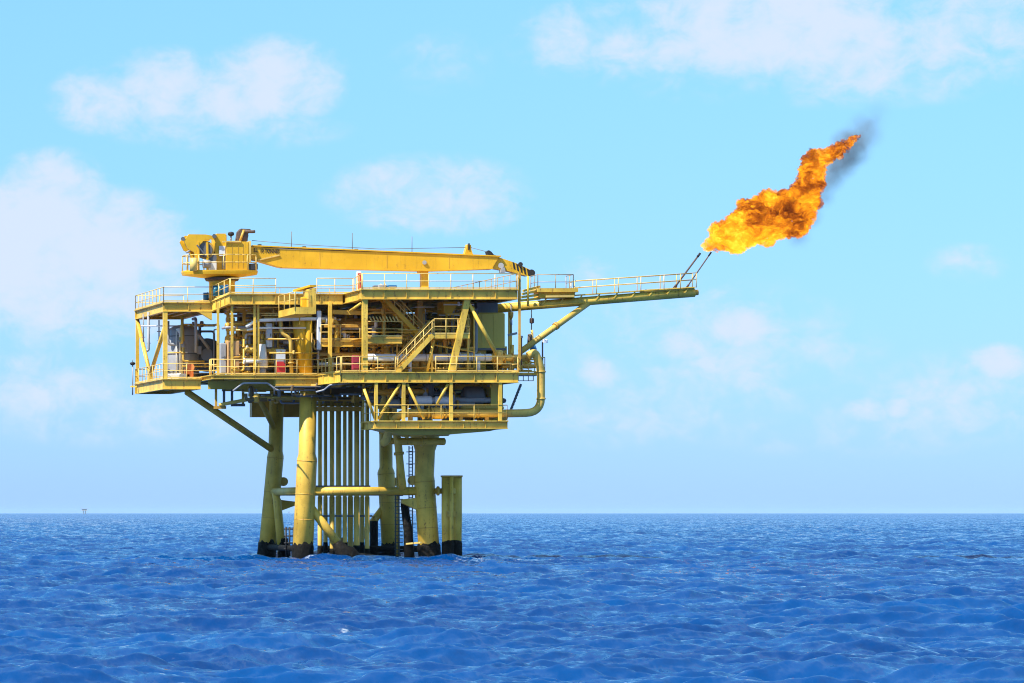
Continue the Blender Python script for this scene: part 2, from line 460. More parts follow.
MB().pipe([L(316,392,3.0), L(324,390,3.0), L(330,385,2.0), L(350,383,2.0)], 0.06).build('drain_pipe', 'grey', PL)

# ---- columns between main and upper deck
def column(p0, p1, a=0.32, mat='yellow', name='deck_column'):
    return MB().bar(p0, p1, a, a).build(name, mat, PL)
column((U(364.7, 0.3), 0.3, MT), (U(364.7, 0.3), 0.3, UT-0.62), 0.36)
column(L(451, 374, 0.45), L(467.5, 297, 0.45), 0.42, name='raked_column')
MB().cyl(L(468.5, 303, 0.4), L(497, 355, 0.4), 0.13, 10).build('diagonal_brace', 'yellow', PL)
MB().cyl(L(350, 311, 2.0), L(361.5, 303, 0.4), 0.09, 10).build('diagonal_brace', 'yellow', PL)
# left wing end frame with its V bracing
pLn, pLf = Vector((uA+0.18, W2+0.18, 0)), Vector((uA+0.18, WB-0.2, 0))
for q in (pLn, pLf): column((q.x, q.y, ML), (q.x, q.y, UL-0.6), 0.30 if q is pLn else 0.24)
vm = Vector((uA+0.18, (W2+WB)/2+0.3, ML+0.45))
for q, zt in ((pLn, UL-1.7), (pLf, UL-0.75)):
    MB().cyl(Vector((q.x, q.y, zt)), vm, 0.15, 12).build('diagonal_brace', 'yellow', PL)
MB().prism([(uA+0.02, ML), (uA+0.34, ML), (uA+0.3, ML+0.8), (uA+0.06, ML+0.8)], vm.y-0.5, vm.y+0.5).build('gusset', 'yellow', PL)
MB().prism([(U(196,W2), UL-0.6), (U(212,W2), UL-0.6), (U(212,W2), UL-1.3)], W2+0.02, W2+0.3).build('gusset', 'yellow', PL)
# twin columns behind the landing
MB().tube([L(300, 310, 7.2), L(300.5, 330, 7.2), L(304, 374, 7.2)], [0.56, 0.52, 0.33], 22).build('deck_column', 'crane', PL)
MB().cyl((U(308.5,6.9), 6.9, MT), (U(308.5,6.9), 6.9, UT-0.7), 0.27, 18).build('deck_column', 'crane', PL)
for px in (228, 244, 258, 268): column((U(px, 11), 11, MT), (U(px, 11), 11, UT-0.6), 0.2)
for px, w in ((218, 6.6), (232, 6.4), (254.5, 6.4), (258, 6.5), (246, 12), (330, 6), (384, 6), (404, 8), (440, 7), (476, 12), (510, 12)):
    column((U(px, w), w, MT), (U(px, w), w, UT-0.6), 0.16 if px < 260 else 0.24)
for (px, w) in ((505, 6), (512, 3)): column((U(px, w), w, MT), (U(px, w), w, MT+2.0), 0.22)
# legs carried on up through the decks
for (px, w) in ((306, 7), (420, 4), (276, 15), (386, 15)): column((U(px, w), w, MT), (U(px, w), w, UT-0.6), 0.34, 'ochre')
for (px, w) in ((386, 6.4), (425.5, 6.6)): MB().cyl((U(px, w), w, CTOP-0.8), (U(px, w), w, MT-0.7), 0.5, 18).build('deck_column', 'leg', PL)

# ---- mezzanine
mz = Z(380, 337, 1.0)
mzp = MB().box((U(321, 6.2), 6.2, mz-0.05), (U(402, 6.2), 11.0, mz)).build('mezzanine_floor', 'ochre', PL)
MB().beam((U(321,6.2), 6.33, mz-0.06), (U(402,6.2), 6.33, mz-0.06), 0.42, 0.24).build('edge_beam', 'yellow', mzp)
MB().beam((U(366,0.9), 0.95, mz-0.06), (U(402,0.9), 0.95, mz-0.06), 0.40, 0.24).build('edge_beam', 'yellow', mzp)
MB().box((U(366,0.9), 0.85, mz-0.05), (U(402,0.9), 6.18, mz-0.004)).build('floor_plate', 'ochre', mzp)
rail(PL, [(U(366,0.9), 0.9, mz), (U(402,0.9), 0.9, mz)], step=1.2)
rail(PL, [(U(321,6.3), 6.3, mz), (U(360,6.3), 6.3, mz)], step=1.3)
mb = MB()
for i in range(9):
    p = L(369.5 + i*3.3, 316.5, 1.4); mb.bar(p, p + Vector((0.16, 0, -0.30)), 0.09, 0.07)
mb.build('louvre_guard', 'rail', PL)
MB().bar(L(332, 312, 6.4), L(362, 313, 6.4), 0.3, 0.3).build('cross_beam', 'yellow', PL)
MB().bar(L(324, 326, 6.5), L(362, 326, 6.5), 0.16, 0.2).build('cross_beam', 'ochre', PL)

# ---- landing box cantilevered in front of the centre section
lz = Z(300, 307, 0.0)
la, lb, lc = Vector((U(278.5, 5.9), 5.9, lz)), Vector((U(295, 0.0), 0.0, lz)), Vector((U(316, 0.0), 0.0, lz))
lp = MB().slab([(la.x, la.y), (lb.x, lb.y), (lc.x, lc.y), (lc.x, 5.9)], lz-0.48, lz).build('landing', 'yellow', PL)
rail(PL, [la+Vector((0.03,0,0)), lb+Vector((0.03,0.03,0))], step=2.2, kick=False)
rail(PL, [lb, L(309, 0, 0.6).xy.to_3d()+Vector((0,0,lz))], step=1.0, kick=False)
MB().prism([(U(308.5,0.7), lz+0.004), (U(316,0.7), lz+0.004), (U(316,0.7), Z(312,288,0.7)), (U(308.5,0.7), Z(312,289,0.7))], 0.7, 2.6).build('stair_hood', 'yellow', PL)
MB().bar(Vector((U(296,3.2), 3.2, UT+0.05)), Vector((U(313,1.0), 1.0, UT+0.28)), 0.5, 0.14).build('stair_canopy', 'crane', PL)
MB().cbox((U(304.5,1.6), 1.6, lz+0.003), 0.5, 0.5, 0.75).build('junction_box', 'crane', PL)

# ---- stairs
def stair(p0, p1, w0, w1, mat, railmat='rail', near=True):
    """a flight with two stringers, treads and handrails on both sides, from p0 up to p1"""
    base = MB(); p0, p1 = Vector(p0), Vector(p1)
    for w in (w0, w1):
        base.bar((p0.x, w, p0.z), (p1.x, w, p1.z), 0.07, 0.30)
    s = base.build('staircase', mat, PL)
    n = int(abs(p1.z-p0.z)/0.22); tr = MB()
    for i in range(1, n):
        t = i/n; x = p0.x+(p1.x-p0.x)*t; z = p0.z+(p1.z-p0.z)*t
        tr.box((x-0.13, w0+0.04, z-0.02), (x+0.13, w1-0.04, z+0.02))
    tr.build('tread', 'ochre', s)
    for w in (w0, w1):
        mb = MB(); a_, b_ = Vector((p0.x, w, p0.z)), Vector((p1.x, w, p1.z)); up = Vector((0,0,1))
        for h in (0.55, 1.05): mb.tube([a_+up*h, b_+up*h], 0.035, 6)
        for i in range(5): q = a_.lerp(b_, (i+0.1)/4.2); mb.tube([q, q+up*1.05], 0.033, 6)
        mb.build('handrail', railmat, s)
stair(L(424, 340, 2.4), L(384, 298, 2.4), 2.4, 3.5, 'crane')
lzz = Z(450, 334.5, 0.5)
stair(L(397, 373, 0.35), L(433, 335, 0.35), 0.35, 1.3, 'yellow')
lf = MB().box((U(430,0.4), 0.4, lzz-0.28), (U(470,0.4), 3.6, lzz)).build('stair_landing', 'yellow', PL)
rail(PL, [(U(434,0.4), 0.4, lzz), (U(470,0.4), 0.4, lzz), (U(471,0.4), 3.4, lzz)], step=1.0)
rail(PL, [(U(432,0.4), 3.5, lzz), (U(470,0.4), 3.5, lzz)], step=1.0)
for px in (432, 468): column((U(px, 1.0), 1.0, MT), (U(px, 1.0), 1.0, lzz-0.28), 0.12)
MB().cyl(L(434, 340, 0.9), L(427, 372, 0.9), 0.10, 8).build('landing_strut', 'yellow', PL)
MB().cyl(L(434, 345, 1.2), L(475, 352, 1.2), 0.05, 8).build('landing_strut', 'yellow', PL)
for k in range(4): MB().prism([(U(443+k*8,2), lzz-0.28), (U(447+k*8,2), lzz-0.28), (U(446+k*8,2), lzz-0.75), (U(444.5+k*8,2), lzz-0.75)], 2.0, 2.3).build('bracket', 'ochre', PL)
# hopper under the upper deck
MB().prism([(U(444,3), UT-0.72), (U(459,3), UT-0.72), (U(452,3), UT-1.55), (U(444,3), UT-1.55)], 3.0, 5.0).build('hopper', 'crane', PL)

# ---- handrails
rail(PL, [(uC0+0.05, W0+0.05, UT), (uD-0.05, W0+0.05, UT)], step=1.55)
rail(PL, [(uD-0.1, W0+0.1, UT), (uD-0.1, WB-3.1, UT), (uC0, WB-3.1, UT)], 'railrust', step=1.7)
rail(PL, [(uB+0.05, W1+0.05, UT), (U(276, W1), W1+0.05, UT)], step=1.7)
rail(PL, [(U(317, W1), W1+0.05, UT), (U(353,W1), W1+0.05, UT)], step=1.2)
rail(PL, [(U(354,W1), W1, UT), (uC0, W0+0.1, UT)], step=2.0)
rail(PL, [(U(213,W2), W2-0.15, UL+0.08), (uB, W1+0.1, UT)], step=1.2)
rail(PL, [(U(240,13), 18.8, UT), (uC0, 18.9, UT)], 'railrust', step=1.9)
rail(PL, [(U(212,W2), W2+0.05, UL), (uA+0.05, W2+0.05, UL), (uA+0.05, WB-0.05, UL), (U(214,W2), WB-0.05, UL)], step=1.6)
rail(PL, [(U(210,W2), W2+0.05, ML), (uA+0.05, W2+0.05, ML), (uA+0.05, WB-0.05, ML), (U(230,WB), WB-0.05, ML)], step=1.5)
rail(PL, [(U(214, W1), W1+0.05, MT), (U(318, W1), W1+0.05, MT)], step=1.6)
rail(PL, [(uC1, W0+0.05, MT), (U(396, W0), W0+0.05, MT)], step=1.2)
rail(PL, [(U(436, W0), W0+0.05, MT), (uD, W0+0.05, MT)], step=1.6)
rail(PL, [(uD, W0+0.1, MT), (uD, 15.8, MT)], step=2.0)
rail(PL, [(cu0+0.05, W0+0.05, CTOP), (cu1-0.05, W0+0.05, CTOP), (cu1-0.05, 4.3, CTOP)], 'pipe', step=2.6, kick=False, r=0.026)
rail(PL, [(cu0+0.05, W0+0.05, CTOP), (cu0+0.05, 4.3, CTOP)], 'pipe', step=1.6, kick=False, r=0.026)
# gate cage at the step in the main deck
gx = U(211, W2-0.6); mb = MB()
for du in (0, 0.55): 
    for w in (W2-0.7, W2-0.1): mb.tube([(gx+du, w, ML+0.1), (gx+du, w, ML+1.35)], 0.05, 6)
for z in (0.15, 0.55, 0.95, 1.35):
    mb.tube([(gx, W2-0.7, ML+z), (gx+0.55, W2-0.7, ML+z)], 0.045, 6); mb.tube([(gx, W2-0.7, ML+z), (gx, W2-0.1, ML+z)], 0.045, 6)
mb.build('gate_cage', 'rail', PL)
MB().box((gx-0.1, W2-0.9, ML-0.3), (gx+0.9, W2-0.08, ML)).build('step_platform', 'yellow', PL)

# ---- cellar frame: posts and V bracing on the front
column((U(363.5, 4.1), 4.1, CTOP), (U(363.5, 4.1), 4.1, MT-0.7), 0.14)
for px in (376, 403.5, 451, 500):
    column((U(px, 0.16), 0.16, CTOP), (U(px, 0.16), 0.16, MT-0.7), 0.22)
for a_, b_ in (((364,389),(375,419)), ((400,384),(378,419)), ((407,384),(424,419)), ((448,384),(437,404))):
    MB().cyl(L(*a_, 0.2), L(*b_, 0.2), 0.10, 10).build('diagonal_brace', 'yellow', PL)
for px, w in ((385, 4.2), (420, 4.2), (470, 4.2), (487, 4.2)):
    column((U(px, w), w, CTOP), (U(px, w), w, MT-0.7), 0.3)
MB().box((U(491,2.4), 2.4, CTOP), (U(503,2.4), 4.2, MT-0.7)).build('stair_tower', 'olive', PL)
# slanting ladder with dark rungs behind the cellar's right end
mb = MB()
for w in (8.0, 8.7): mb.bar(L(521, 384, w), L(510, 412, w), 0.07, 0.16)
for i in range(9): p, q = L(520.2-i*1.2, 386+i*3.1, 8.0), L(520.2-i*1.2, 386+i*3.1, 8.7); q.z = p.z; mb.bar(p, q, 0.22, 0.04)
mb.build('access_ladder', 'darkgrey', PL)
# walkway stub at the right end of the main deck
wk = MB().box((uD+0.12, 2.0, MT-0.15), (U(545,2.0), 5.0, MT)).build('walkway', 'yellow', PL)
rail(PL, [(uD+0.12, 2.05, MT), (U(545,2.0), 2.05, MT), (U(545,2.0), 4.9, MT)], step=1.0, drop=0.1)
mb = MB()
for k in range(5): mb.bar((uD+0.2+k*0.35, 2.1, MT-0.16), (uD+0.2+k*0.35, 2.1, MT-0.55), 0.05); 
mb.bar((uD+0.1, 2.1, MT-0.55), (uD+1.6, 2.1, MT-0.55), 0.05)
mb.build('cable_tray', 'grey', PL)

# boom rest post and posts at the deck's right corner
column((U(424, 10.6), 10.6, UT), L(424, 272, 10.6), 0.5, 'crane', 'boom_rest')
MB().prism([(U(419.5,10.2), Z(424,273,10.2)), (U(428.5,10.2), Z(424,273,10.2)), (U(428.5,10.2), Z(424,268.5,10.2)), (U(426,10.2), Z(424,270.5,10.2)), (U(422,10.2), Z(424,270.5,10.2)), (U(419.5,10.2), Z(424,268.5,10.2))], 10.2, 11.0).build('boom_cradle', 'crane', PL)
column((U(519.5, 0.3), 0.3, MT), (U(519.5, 0.3), 0.3, UT+1.2), 0.15, 'ochre', 'corner_post')
for px in (519, 528): MB().cyl((U(px, 6), 6, UT-0.9), L(px, 276, 6), 0.08, 10).build('corner_post', 'yellow', PL)

# under-deck header beams over the conductors
for py, w in ((399, 8.8), (409, 9.2), (404, 14)):
    MB().bar(L(314, py, w), L(364, py, w), 0.24, 0.34).build('guide_beam', 'ochre', PL)
for w in (9.0, 15.5): MB().bar(L(305, 487, w), L(370, 487, w), 0.3, 0.22).build('conductor_guide', 'darkgrey', PL)
for w in (9.9, 14.0): MB().bar(L(312, 516, w), L(372, 516, w), 0.3, 0.12).build('conductor_guide', 'darkgrey', PL)
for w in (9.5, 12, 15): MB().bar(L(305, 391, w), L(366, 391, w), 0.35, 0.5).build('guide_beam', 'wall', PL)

# boat landing at the foot of the rear left leg
mb = MB()
for px in (286, 289.5, 293.5): mb.tube([L(px, 527, 11), L(px, 556, 11)], 0.06, 8)
for py in (529, 536, 543, 549): mb.tube([L(284, py, 11), L(297, py, 11)], 0.05, 8)
mb.build('boat_landing', 'black', PL)
mb = MB()
for px in (409, 412.5): mb.tube([L(px, 446, 9), L(px, 556, 9)], 0.045, 6)
for i in range(32): mb.tube([L(409, 448+i*3.3, 9), L(412.5, 448+i*3.3, 9)], 0.028, 6)
for i in range(7): 
    c = L(410.7, 452+i*12, 9); mb.tube([c+Vector((0.38*math.cos(t), -0.35+0.38*math.sin(t), 0)) for t in [k*math.pi/6 for k in range(13)]], 0.03, 5)
mb.build('caged_ladder', 'grey', PL)
mb = MB()
for px in (395.5, 399): mb.tube([L(px, 490, 12), L(px, 556, 12)], 0.05, 6)
for i in range(18): mb.tube([L(394.5, 492+i*3.6, 12), L(403, 492+i*3.6, 12)], 0.03, 6)
mb.build('access_ladder', 'darkgrey', PL)
MB().bar(L(405, 544, 8.0), L(421, 542.5, 5.9), 0.12, 0.12).build('mooring_bar', 'rail', PL)

# ================================================================== CONDUCTORS
spots = [(320,9.5,.13,'pipe'),(325.5,13.5,.12,'pipe'),(332,9.8,.15,'pipe'),(338.5,13.0,.17,'pipe'),(344.8,9.5,.12,'pipe'),(350.4,13.5,.15,'pipe'),
         (356.8,9.6,.17,'pipe'),(362.2,13.0,.12,'pipe'),(367.2,9.4,.13,'pipe')]
for i, (px, w, r, mt) in enumerate(spots):
    u = U(px, w); t = thing('conductor_pipe', 'slender vertical yellow conductor pipe in the row between the front legs', 'pipe', (u, w, -3), 'conductor pipes between the legs')
    MB().tube([(u, w, -3), (u, w, MT-0.75)], r*1.08, 16).build('casing', mt, t)
    zt = Z(px, 497, w)
    MB().tube([(u, w, -2.8), (u, w, zt)], r*1.3, 16).build('lower_sleeve', mt, t)
    zg = 0.9 + 0.25*math.sin(i*2.1)
    MB().tube([(u, w, -2.9), (u, w, zg), (u, w, zg+0.18)], [r*1.5, r*1.45, r*1.31], 14).build('marine_growth', 'growth', t)
# black caisson and thin risers
u = U(407, 8); c = MB().tube([L(404, 503, 8), L(408, 530, 8), L(411, 558, 8)+Vector((0,0,-2))], [0.26, 0.32, 0.42], 18)
solo(c, 'seawater_caisson', 'growth', 'black slanting caisson beside the front right leg above the water', 'pipe', L(411, 556, 8))
r1 = thing('riser_pipe', 'yellow riser pipe curving down beside the front right leg', 'pipe', L(402, 480, 5.5))
MB().pipe([L(392, 421, 5.5)+Vector((0,0,0.5)), L(398, 440, 5.5), L(400, 465, 5.5), L(403, 489, 6.4)], 0.27, 1.5, 16).build('pipe', 'leg', r1)
MB().cyl(L(398.8, 452, 5.5), L(399.1, 455, 5.5), 0.36, 16).build('flange', 'ochre', r1)
r2 = thing('riser_pipe', 'thin yellow riser pipe rising between the conductors and the rear right leg', 'pipe', L(398, 556, 13))
MB().cyl(L(398, 430, 13), L(398, 560, 13)+Vector((0,0,-1)), 0.13, 12).build('pipe', 'leg', r2)
MB().cyl(L(398, 489, 13), L(398, 491, 13), 0.22, 12).build('clamp', 'ochre', r2)
r3 = thing('riser_pipe', 'dark riser standing close behind the rear right leg at the water', 'pipe', L(375, 556, 17))
MB().cyl(L(374, 521, 17), L(374, 560, 17)+Vector((0,0,-1)), 0.30, 14).build('pipe', 'growth', r3)
MB().tube([L(374, 522, 17), L(374, 516, 17)], [0.3, 0.12], 14).build('cap', 'ochre', r3)

# piles of the fender at the right
fp = thing('fender_pile', 'yellow twin mooring pile with flat top standing right of the front right leg', 'pile', L(452, 556, 3))
def pile_tube(px, w, r, top, nm='pile_tube'):
    o = MB().tube([L(px, top, w), L(px, 518, w), L(px*0.8+452*0.2, 560, w)+Vector((0,0,-2))], [r, r, r*0.92], 20).build(nm, 'leg', fp)
    a_ = L(px*0.86+452*0.14, 545, w); MB().tube([a_+Vector((0,0,0.35)), a_+Vector((0,0,0.1)), a_+Vector((0,0,-3.5))], [r*0.98, r*1.12, r*1.18], 20).build('marine_growth', 'growth', o)
pile_tube(446.7, 6.4, 0.36, 476); pile_tube(456, 6.4, 0.42, 476.3)
pile_tube(451.5, 5.7, 0.13, 477, 'guide_tube')
MB().box((U(442.4,6.4), 5.9, Z(450,477.2,6.4)), (U(461,6.4), 6.95, Z(450,475.4,6.4))).build('cap_plate', 'ochre', fp)
MB().cyl(at_z(LFR, zb)+Vector((0.4,0,0)), L(455, 491, 5.9), 0.2, 16).build('strut', 'leg', fp)
MB().cyl(L(437,490.9,6.4), L(439,490.9,6.4), 0.33, 16).build('flange', 'ochre', fp)
MB().bar(L(447, 514, 5.75), L(455, 514, 5.75), 0.3, 0.4).build('clamp', 'ochre', fp)

# ================================================================== CRANE
CW = 10.6
def P(px, py, w=CW): return L(px, py, w)
def poly(pts, w=CW): return [(L(x, y, w).x, L(x, y, w).z) for x, y in pts]
cb = Vector((U(222, CW), CW, UT))
CR = thing('pedestal_crane', 'orange yellow pedestal crane with long box boom lying across the top deck', 'crane', cb)
MB().tube([(cb.x, CW, UL-0.2), (cb.x, CW, Z(222,283,CW)), (cb.x, CW, Z(222,279,CW))], [0.92, 0.92, 1.05], 28).build('pedestal', 'crane', CR)
MB().tube([(cb.x, CW, Z(222,281,CW)), (cb.x, CW, Z(222,278,CW))], [1.15, 1.25], 28).build('slew_ring', 'rustpipe', CR)
zf = Z(220, 272.3, CW); rr_ = (U(257,CW)-U(182,CW))/2; cc = Vector(((U(257,CW)+U(182,CW))/2, CW, zf))
def oval(k, z, e=0.62): return [Vector((cc.x+rr_*k*math.copysign(abs(math.cos(t))**0.7, math.cos(t)), CW+rr_*e*k*math.copysign(abs(math.sin(t))**0.7, math.sin(t)), z)) for t in [i*2*math.pi/32 for i in range(32)]]
vs = oval(0.42, zf-0.42) + oval(0.98, zf-0.20) + oval(1.0, zf-0.02) + oval(1.0, zf+0.09)
fs = [tuple(range(31,-1,-1)), tuple(range(96,128))] + [(r*32+i, r*32+(i+1)%32, (r+1)*32+(i+1)%32, (r+1)*32+i) for r in range(3) for i in range(32)]
MB().add(vs, fs).build('turntable_platform', 'crane', CR)
mb = MB(); ov = oval(0.97, zf+0.09)
for i in range(0, 32):
    a_, b_ = ov[i], ov[(i+1) % 32]
    if 0.2 < (i/32) and (a_.x > cc.x+rr_*0.97): continue
    for h in (0.55, 1.1): mb.tube([a_+Vector((0,0,h)), b_+Vector((0,0,h))], 0.035, 6)
    if i % 3 == 0: mb.tube([a_, a_+Vector((0,0,1.1))], 0.04, 6)
mb.build('handrail', 'rail', CR)
# operator cab: big sided box with door and panel seams
cab = MB().prism(poly([(226.5,271),(248.5,271),(248.5,241.5),(226.5,241.5)], CW-1.0), CW-1.0, CW+1.0).build('cab', 'crane', CR)
MB().prism(poly([(222.5,242.3),(241,242.3),(241,240.8),(222.5,240.8)], CW-1.1), CW-1.12, CW-0.95).build('gutter', 'rail', cab)
for x in (232, 238, 243): MB().prism(poly([(x,268),(x+0.4,268),(x+0.4,244),(x,244)], CW-1), CW-1.02, CW-0.99).build('panel_seam', 'ochre', cab)
MB().prism(poly([(249,241),(251,241),(251,262.5),(249,262.5)], CW-1.0), CW-1.0, CW+1.0).build('front_plate', 'rail', cab)
MB().prism(poly([(216,270),(225.8,270),(225.8,233.5),(217,233.5),(215,236),(214.8,252)], CW-0.55), CW-0.55, CW+0.9).build('machinery_tower', 'crane', CR)
MB().prism(poly([(219,256),(225,256),(225,246),(219,246)], CW-0.6), CW-0.68, CW-0.552).build('window', 'clad', CR)
MB().prism(poly([(222.3,269),(225.4,269),(225.4,257),(222.3,257)], CW-0.6), CW-0.66, CW-0.553).build('louvre', 'darkgrey', CR)
MB().prism(poly([(226,241),(229,241),(229,234),(218,234),(218,241)]), CW+0.92, CW+1.6).build('radiator', 'ochre', CR)
# rear counterweight gantry leaning back over the winch
for w in (CW-0.95, CW+0.75):
    MB().prism(poly([(184,240.5),(189,234.2),(206,234.4),(214,236),(214,239.3),(204.5,239.6),(199.5,245.5),(198.3,258),(195.5,258),(194,252),(188,249)], CW-0.95), w, w+0.22).build('gantry_plate', 'crane', CR)
MB().prism(poly([(186,243),(190,236),(197,236),(196,250),(190,249)]), CW-0.72, CW+0.74).build('counterweight', 'crane', CR)
MB().cyl(P(205, 250, CW-0.85), P(205, 250, CW+0.85), 0.52, 22).build('winch_drum', 'darkgrey', CR)
for w in (CW-0.78, CW+0.7): MB().cyl(P(205, 250, w), P(205, 250, w+0.08), 0.66, 22).build('drum_flange', 'ochre', CR)
MB().cyl(P(211, 258, CW-0.8), P(211, 258, CW+0.2), 0.4, 18).build('hoist_motor', 'darkgrey', CR)
MB().cyl(P(203, 264, CW-0.9), P(210, 264, CW-0.9), 0.3, 16).build('hydraulic_tank', 'grey', CR)
for x in (198.5, 207.5): MB().bar(P(x, 271, CW-0.9), P(x-0.5, 242, CW-0.9), 0.14, 0.2).build('gantry_strut', 'crane', CR)
MB().bar(P(197, 245, CW-1.0), P(206, 256, CW-1.0), 0.1, 0.1).build('gantry_strut', 'darkgrey', CR)
MB().cyl(P(193.5, 271, CW-1.6), P(193.5, 258, CW-1.6), 0.26, 14).build('air_bottle', 'rail', CR)
MB().prism(poly([(206,271),(214,271),(214,262),(206,262)]), CW-1.0, CW-0.3).build('control_box', 'white', CR)
MB().cyl(P(214.3, 236, CW-1.0), P(214.3, 236, CW+0.9), 0.15, 14).build('sheave', 'darkgrey', CR)
MB().cyl(P(183, 238.8, CW-0.95), P(183, 238.8, CW-0.6), 0.15, 12).build('floodlight', 'darkgrey', CR)
MB().cyl(P(189.5, 251, CW-1.0), P(186.5, 252.5, CW-1.2), 0.08, 8).build('floodlight_arm', 'grey', CR)
MB().vessel(P(231, 234.6, CW-0.3), P(231, 233.2, CW-0.3), 0.22, 14).build('beacon', 'black', CR)
MB().cyl(P(231, 240.5, CW-0.3), P(231, 236, CW-0.3), 0.06, 8).build('beacon_stem', 'grey', CR)
# exhaust and sheave head on the cab roof
mb = MB(); mb.cyl(P(242.5, 235.5, CW-0.35), P(242.5, 235.5, CW+0.35), 0.42, 20); mb.build('head_sheave', 'rustpipe', CR)
MB().prism(poly([(236,241.4),(237.5,232),(240,229),(249,229.4),(251,232),(247,234),(246.5,241.4)]), CW-0.45, CW+0.45).build('sheave_bracket', 'rustpipe', CR)
MB().pipe([P(244, 231, CW-0.5), P(251, 231.8, CW-0.5), P(255, 231.5, CW-0.5)], 0.11, 0.2).build('exhaust_pipe', 'rustpipe', CR)
MB().cyl(P(240, 241, CW-0.55), P(244, 230, CW-0.55), 0.09, 8).build('bracket_stay', 'ochre', CR)
MB().prism(poly([(249,270),(256,270),(256,264.5),(249,264.5)]), CW-0.7, CW+0.5).build('slew_motor', 'darkgrey', CR)
# boom
bw = 0.55
boom = MB().prism(poly([(250.5,246.5),(283,249),(350,251.2),(420,253.7),(499,257),(492,268.6),(425,270.5),(280,267),(268,263.6),(258,260.6),(250.5,259)], CW-bw), CW-bw, CW+bw).build('boom', 'crane', CR)
for y0, y1, ex in ((0,0,0),):
    MB().bar(P(251,246.2), P(499,256.7), 2*bw+0.16, 0.09).build('top_flange', 'crane', boom)
    MB().bar(P(281,267.3), P(425,270.8), 2*bw+0.16, 0.09).build('bottom_flange', 'crane', boom)
    MB().bar(P(425,270.8), P(491,268.9), 2*bw+0.16, 0.09).build('bottom_flange', 'crane', boom)
MB().bar(P(257.5,260.3, CW-bw-0.04), P(279.5,255.0, CW-bw-0.04), 0.09, 0.10).build('stiffener', 'rail', boom)
for x, m_ in ((318, 'crane'), (385, 'crane'), (447, 'crane')):
    y = 249+(x-283)*0.037
    MB().prism(poly([(x,y+17.2),(x+0.5,y+17.2),(x+0.5,y+2.0),(x,y+2.0)]), CW-bw-0.015, CW-bw+0.01).build('weld_seam', 'ochre', boom)
MB().cyl(P(424.5, 262.5, CW-bw-0.1), P(424.5, 262.5, CW+bw+0.1), 0.15, 14).build('boom_pin', 'grey', boom)
tip = MB().prism(poly([(499,257.3),(516,263),(533.5,271.3),(532.5,275.5),(527,276),(508,271),(492,268.3)], CW-0.4), CW-0.4, CW+0.4).build('boom_tip', 'crane', CR)
for i in range(6):
    x = 512.5+i*3.6; y = 262.2+(x-512.5)*0.47
    MB().prism(poly([(x,y-0.4),(x+1.8,y+0.5),(x+3.0,min(275.8,y+7.5)),(x+1.2,min(275.4,y+6.5))], CW-0.42), CW-0.42, CW+0.42).build('hazard_stripe', 'black', tip)
MB().cyl(P(501, 265.5, CW-0.5), P(501, 265.5, CW+0.5), 0.2, 18).build('tip_sheave', 'grey', tip)
MB().prism(poly([(498.5,273),(503.5,273),(502.8,268),(499.5,268)]), CW-0.6, CW-0.1).build('tip_guard', 'grey', tip)
MB().cyl(P(531.5, 273, CW-0.5), P(531.5, 273, CW+0.5), 0.26, 18).build('tip_sheave', 'black', tip)
MB().cyl(P(520.5, 264.4, CW-0.5), P(520.5, 264.4, CW+0.5), 0.17, 14).build('tip_sheave', 'black', tip)
# sheave bracket, floodlight and wires on the boom
MB().prism(poly([(463.5,255.3),(472.5,255.8),(470.5,250),(470,245),(466.3,244.6),(465,250)]), CW-0.3, CW+0.3).build('wire_bracket', 'crane', boom)
MB().prism(poly([(467,250),(468.6,250),(468.6,243.6),(467.2,243.6)]), CW-0.36, CW-0.29).build('wire_sheave', 'black', boom)
MB().prism(poly([(486,252),(488,250.4),(490.5,252),(494.5,257),(491,257),(489,255.6),(487,255.6)]), CW-0.3, CW+0.3).build('floodlight', 'black', boom)
mb = MB(); mb.tube([P(252,240.5), P(300,244.6), P(380,249), P(466,247.5)], 0.022, 5); mb.tube([P(470,247.3), P(484,251), P(497,256)], 0.022, 5)
mb.tube([P(494,257), P(501,265)], 0.03, 5)
mb.build('hoist_wire', 'rope', boom)
for x, y0, y1 in ((291.5,249,231.5), (352.3,251,233), (412,253.5,236.5)):
    MB().cyl(P(x,y0), P(x,y1), 0.026, 6).build('antenna', 'rope', boom)
for x, y in ((258.5,245.7),(303,247.6),(355,250.3)): MB().box(P(x,y,CW-0.2), P(x+2,y-1.2,CW+0.2)).build('sensor', 'darkgrey', boom)
# capacity lettering on the boom's root
cu = bpy.data.curves.new('capacity_lettering', 'FONT'); cu.body = 'S.L. 10 TONNES'; cu.size = 0.40; cu.extrude = 0.004; cu.offset = 0.010
tmp = bpy.data.objects.new('lettering_source', cu); COL.objects.link(tmp)
dg = bpy.context.evaluated_depsgraph_get()
tm = bpy.data.meshes.new_from_object(tmp.evaluated_get(dg)); bpy.data.objects.remove(tmp)
p0 = P(253.6, 252.0, CW-bw-0.03); p1 = P(279.5, 253.4, CW-bw-0.03)
wd = max(v.co.x for v in tm.vertices)
mt_ = Matrix.Translation(p0-BASE[boom.name]) @ Matrix.Rotation(math.atan2(p0.z-p1.z, p1.x-p0.x), 4, 'Y') @ Matrix.Rotation(R(90), 4, 'X') @ Matrix.Diagonal(((p1.x-p0.x)/wd, 1, 1, 1))
tm.transform(mt_); tm.materials.clear(); tm.materials.append(M['black'])
to = bpy.data.objects.new('capacity_lettering', tm); COL.objects.link(to); to.parent = boom

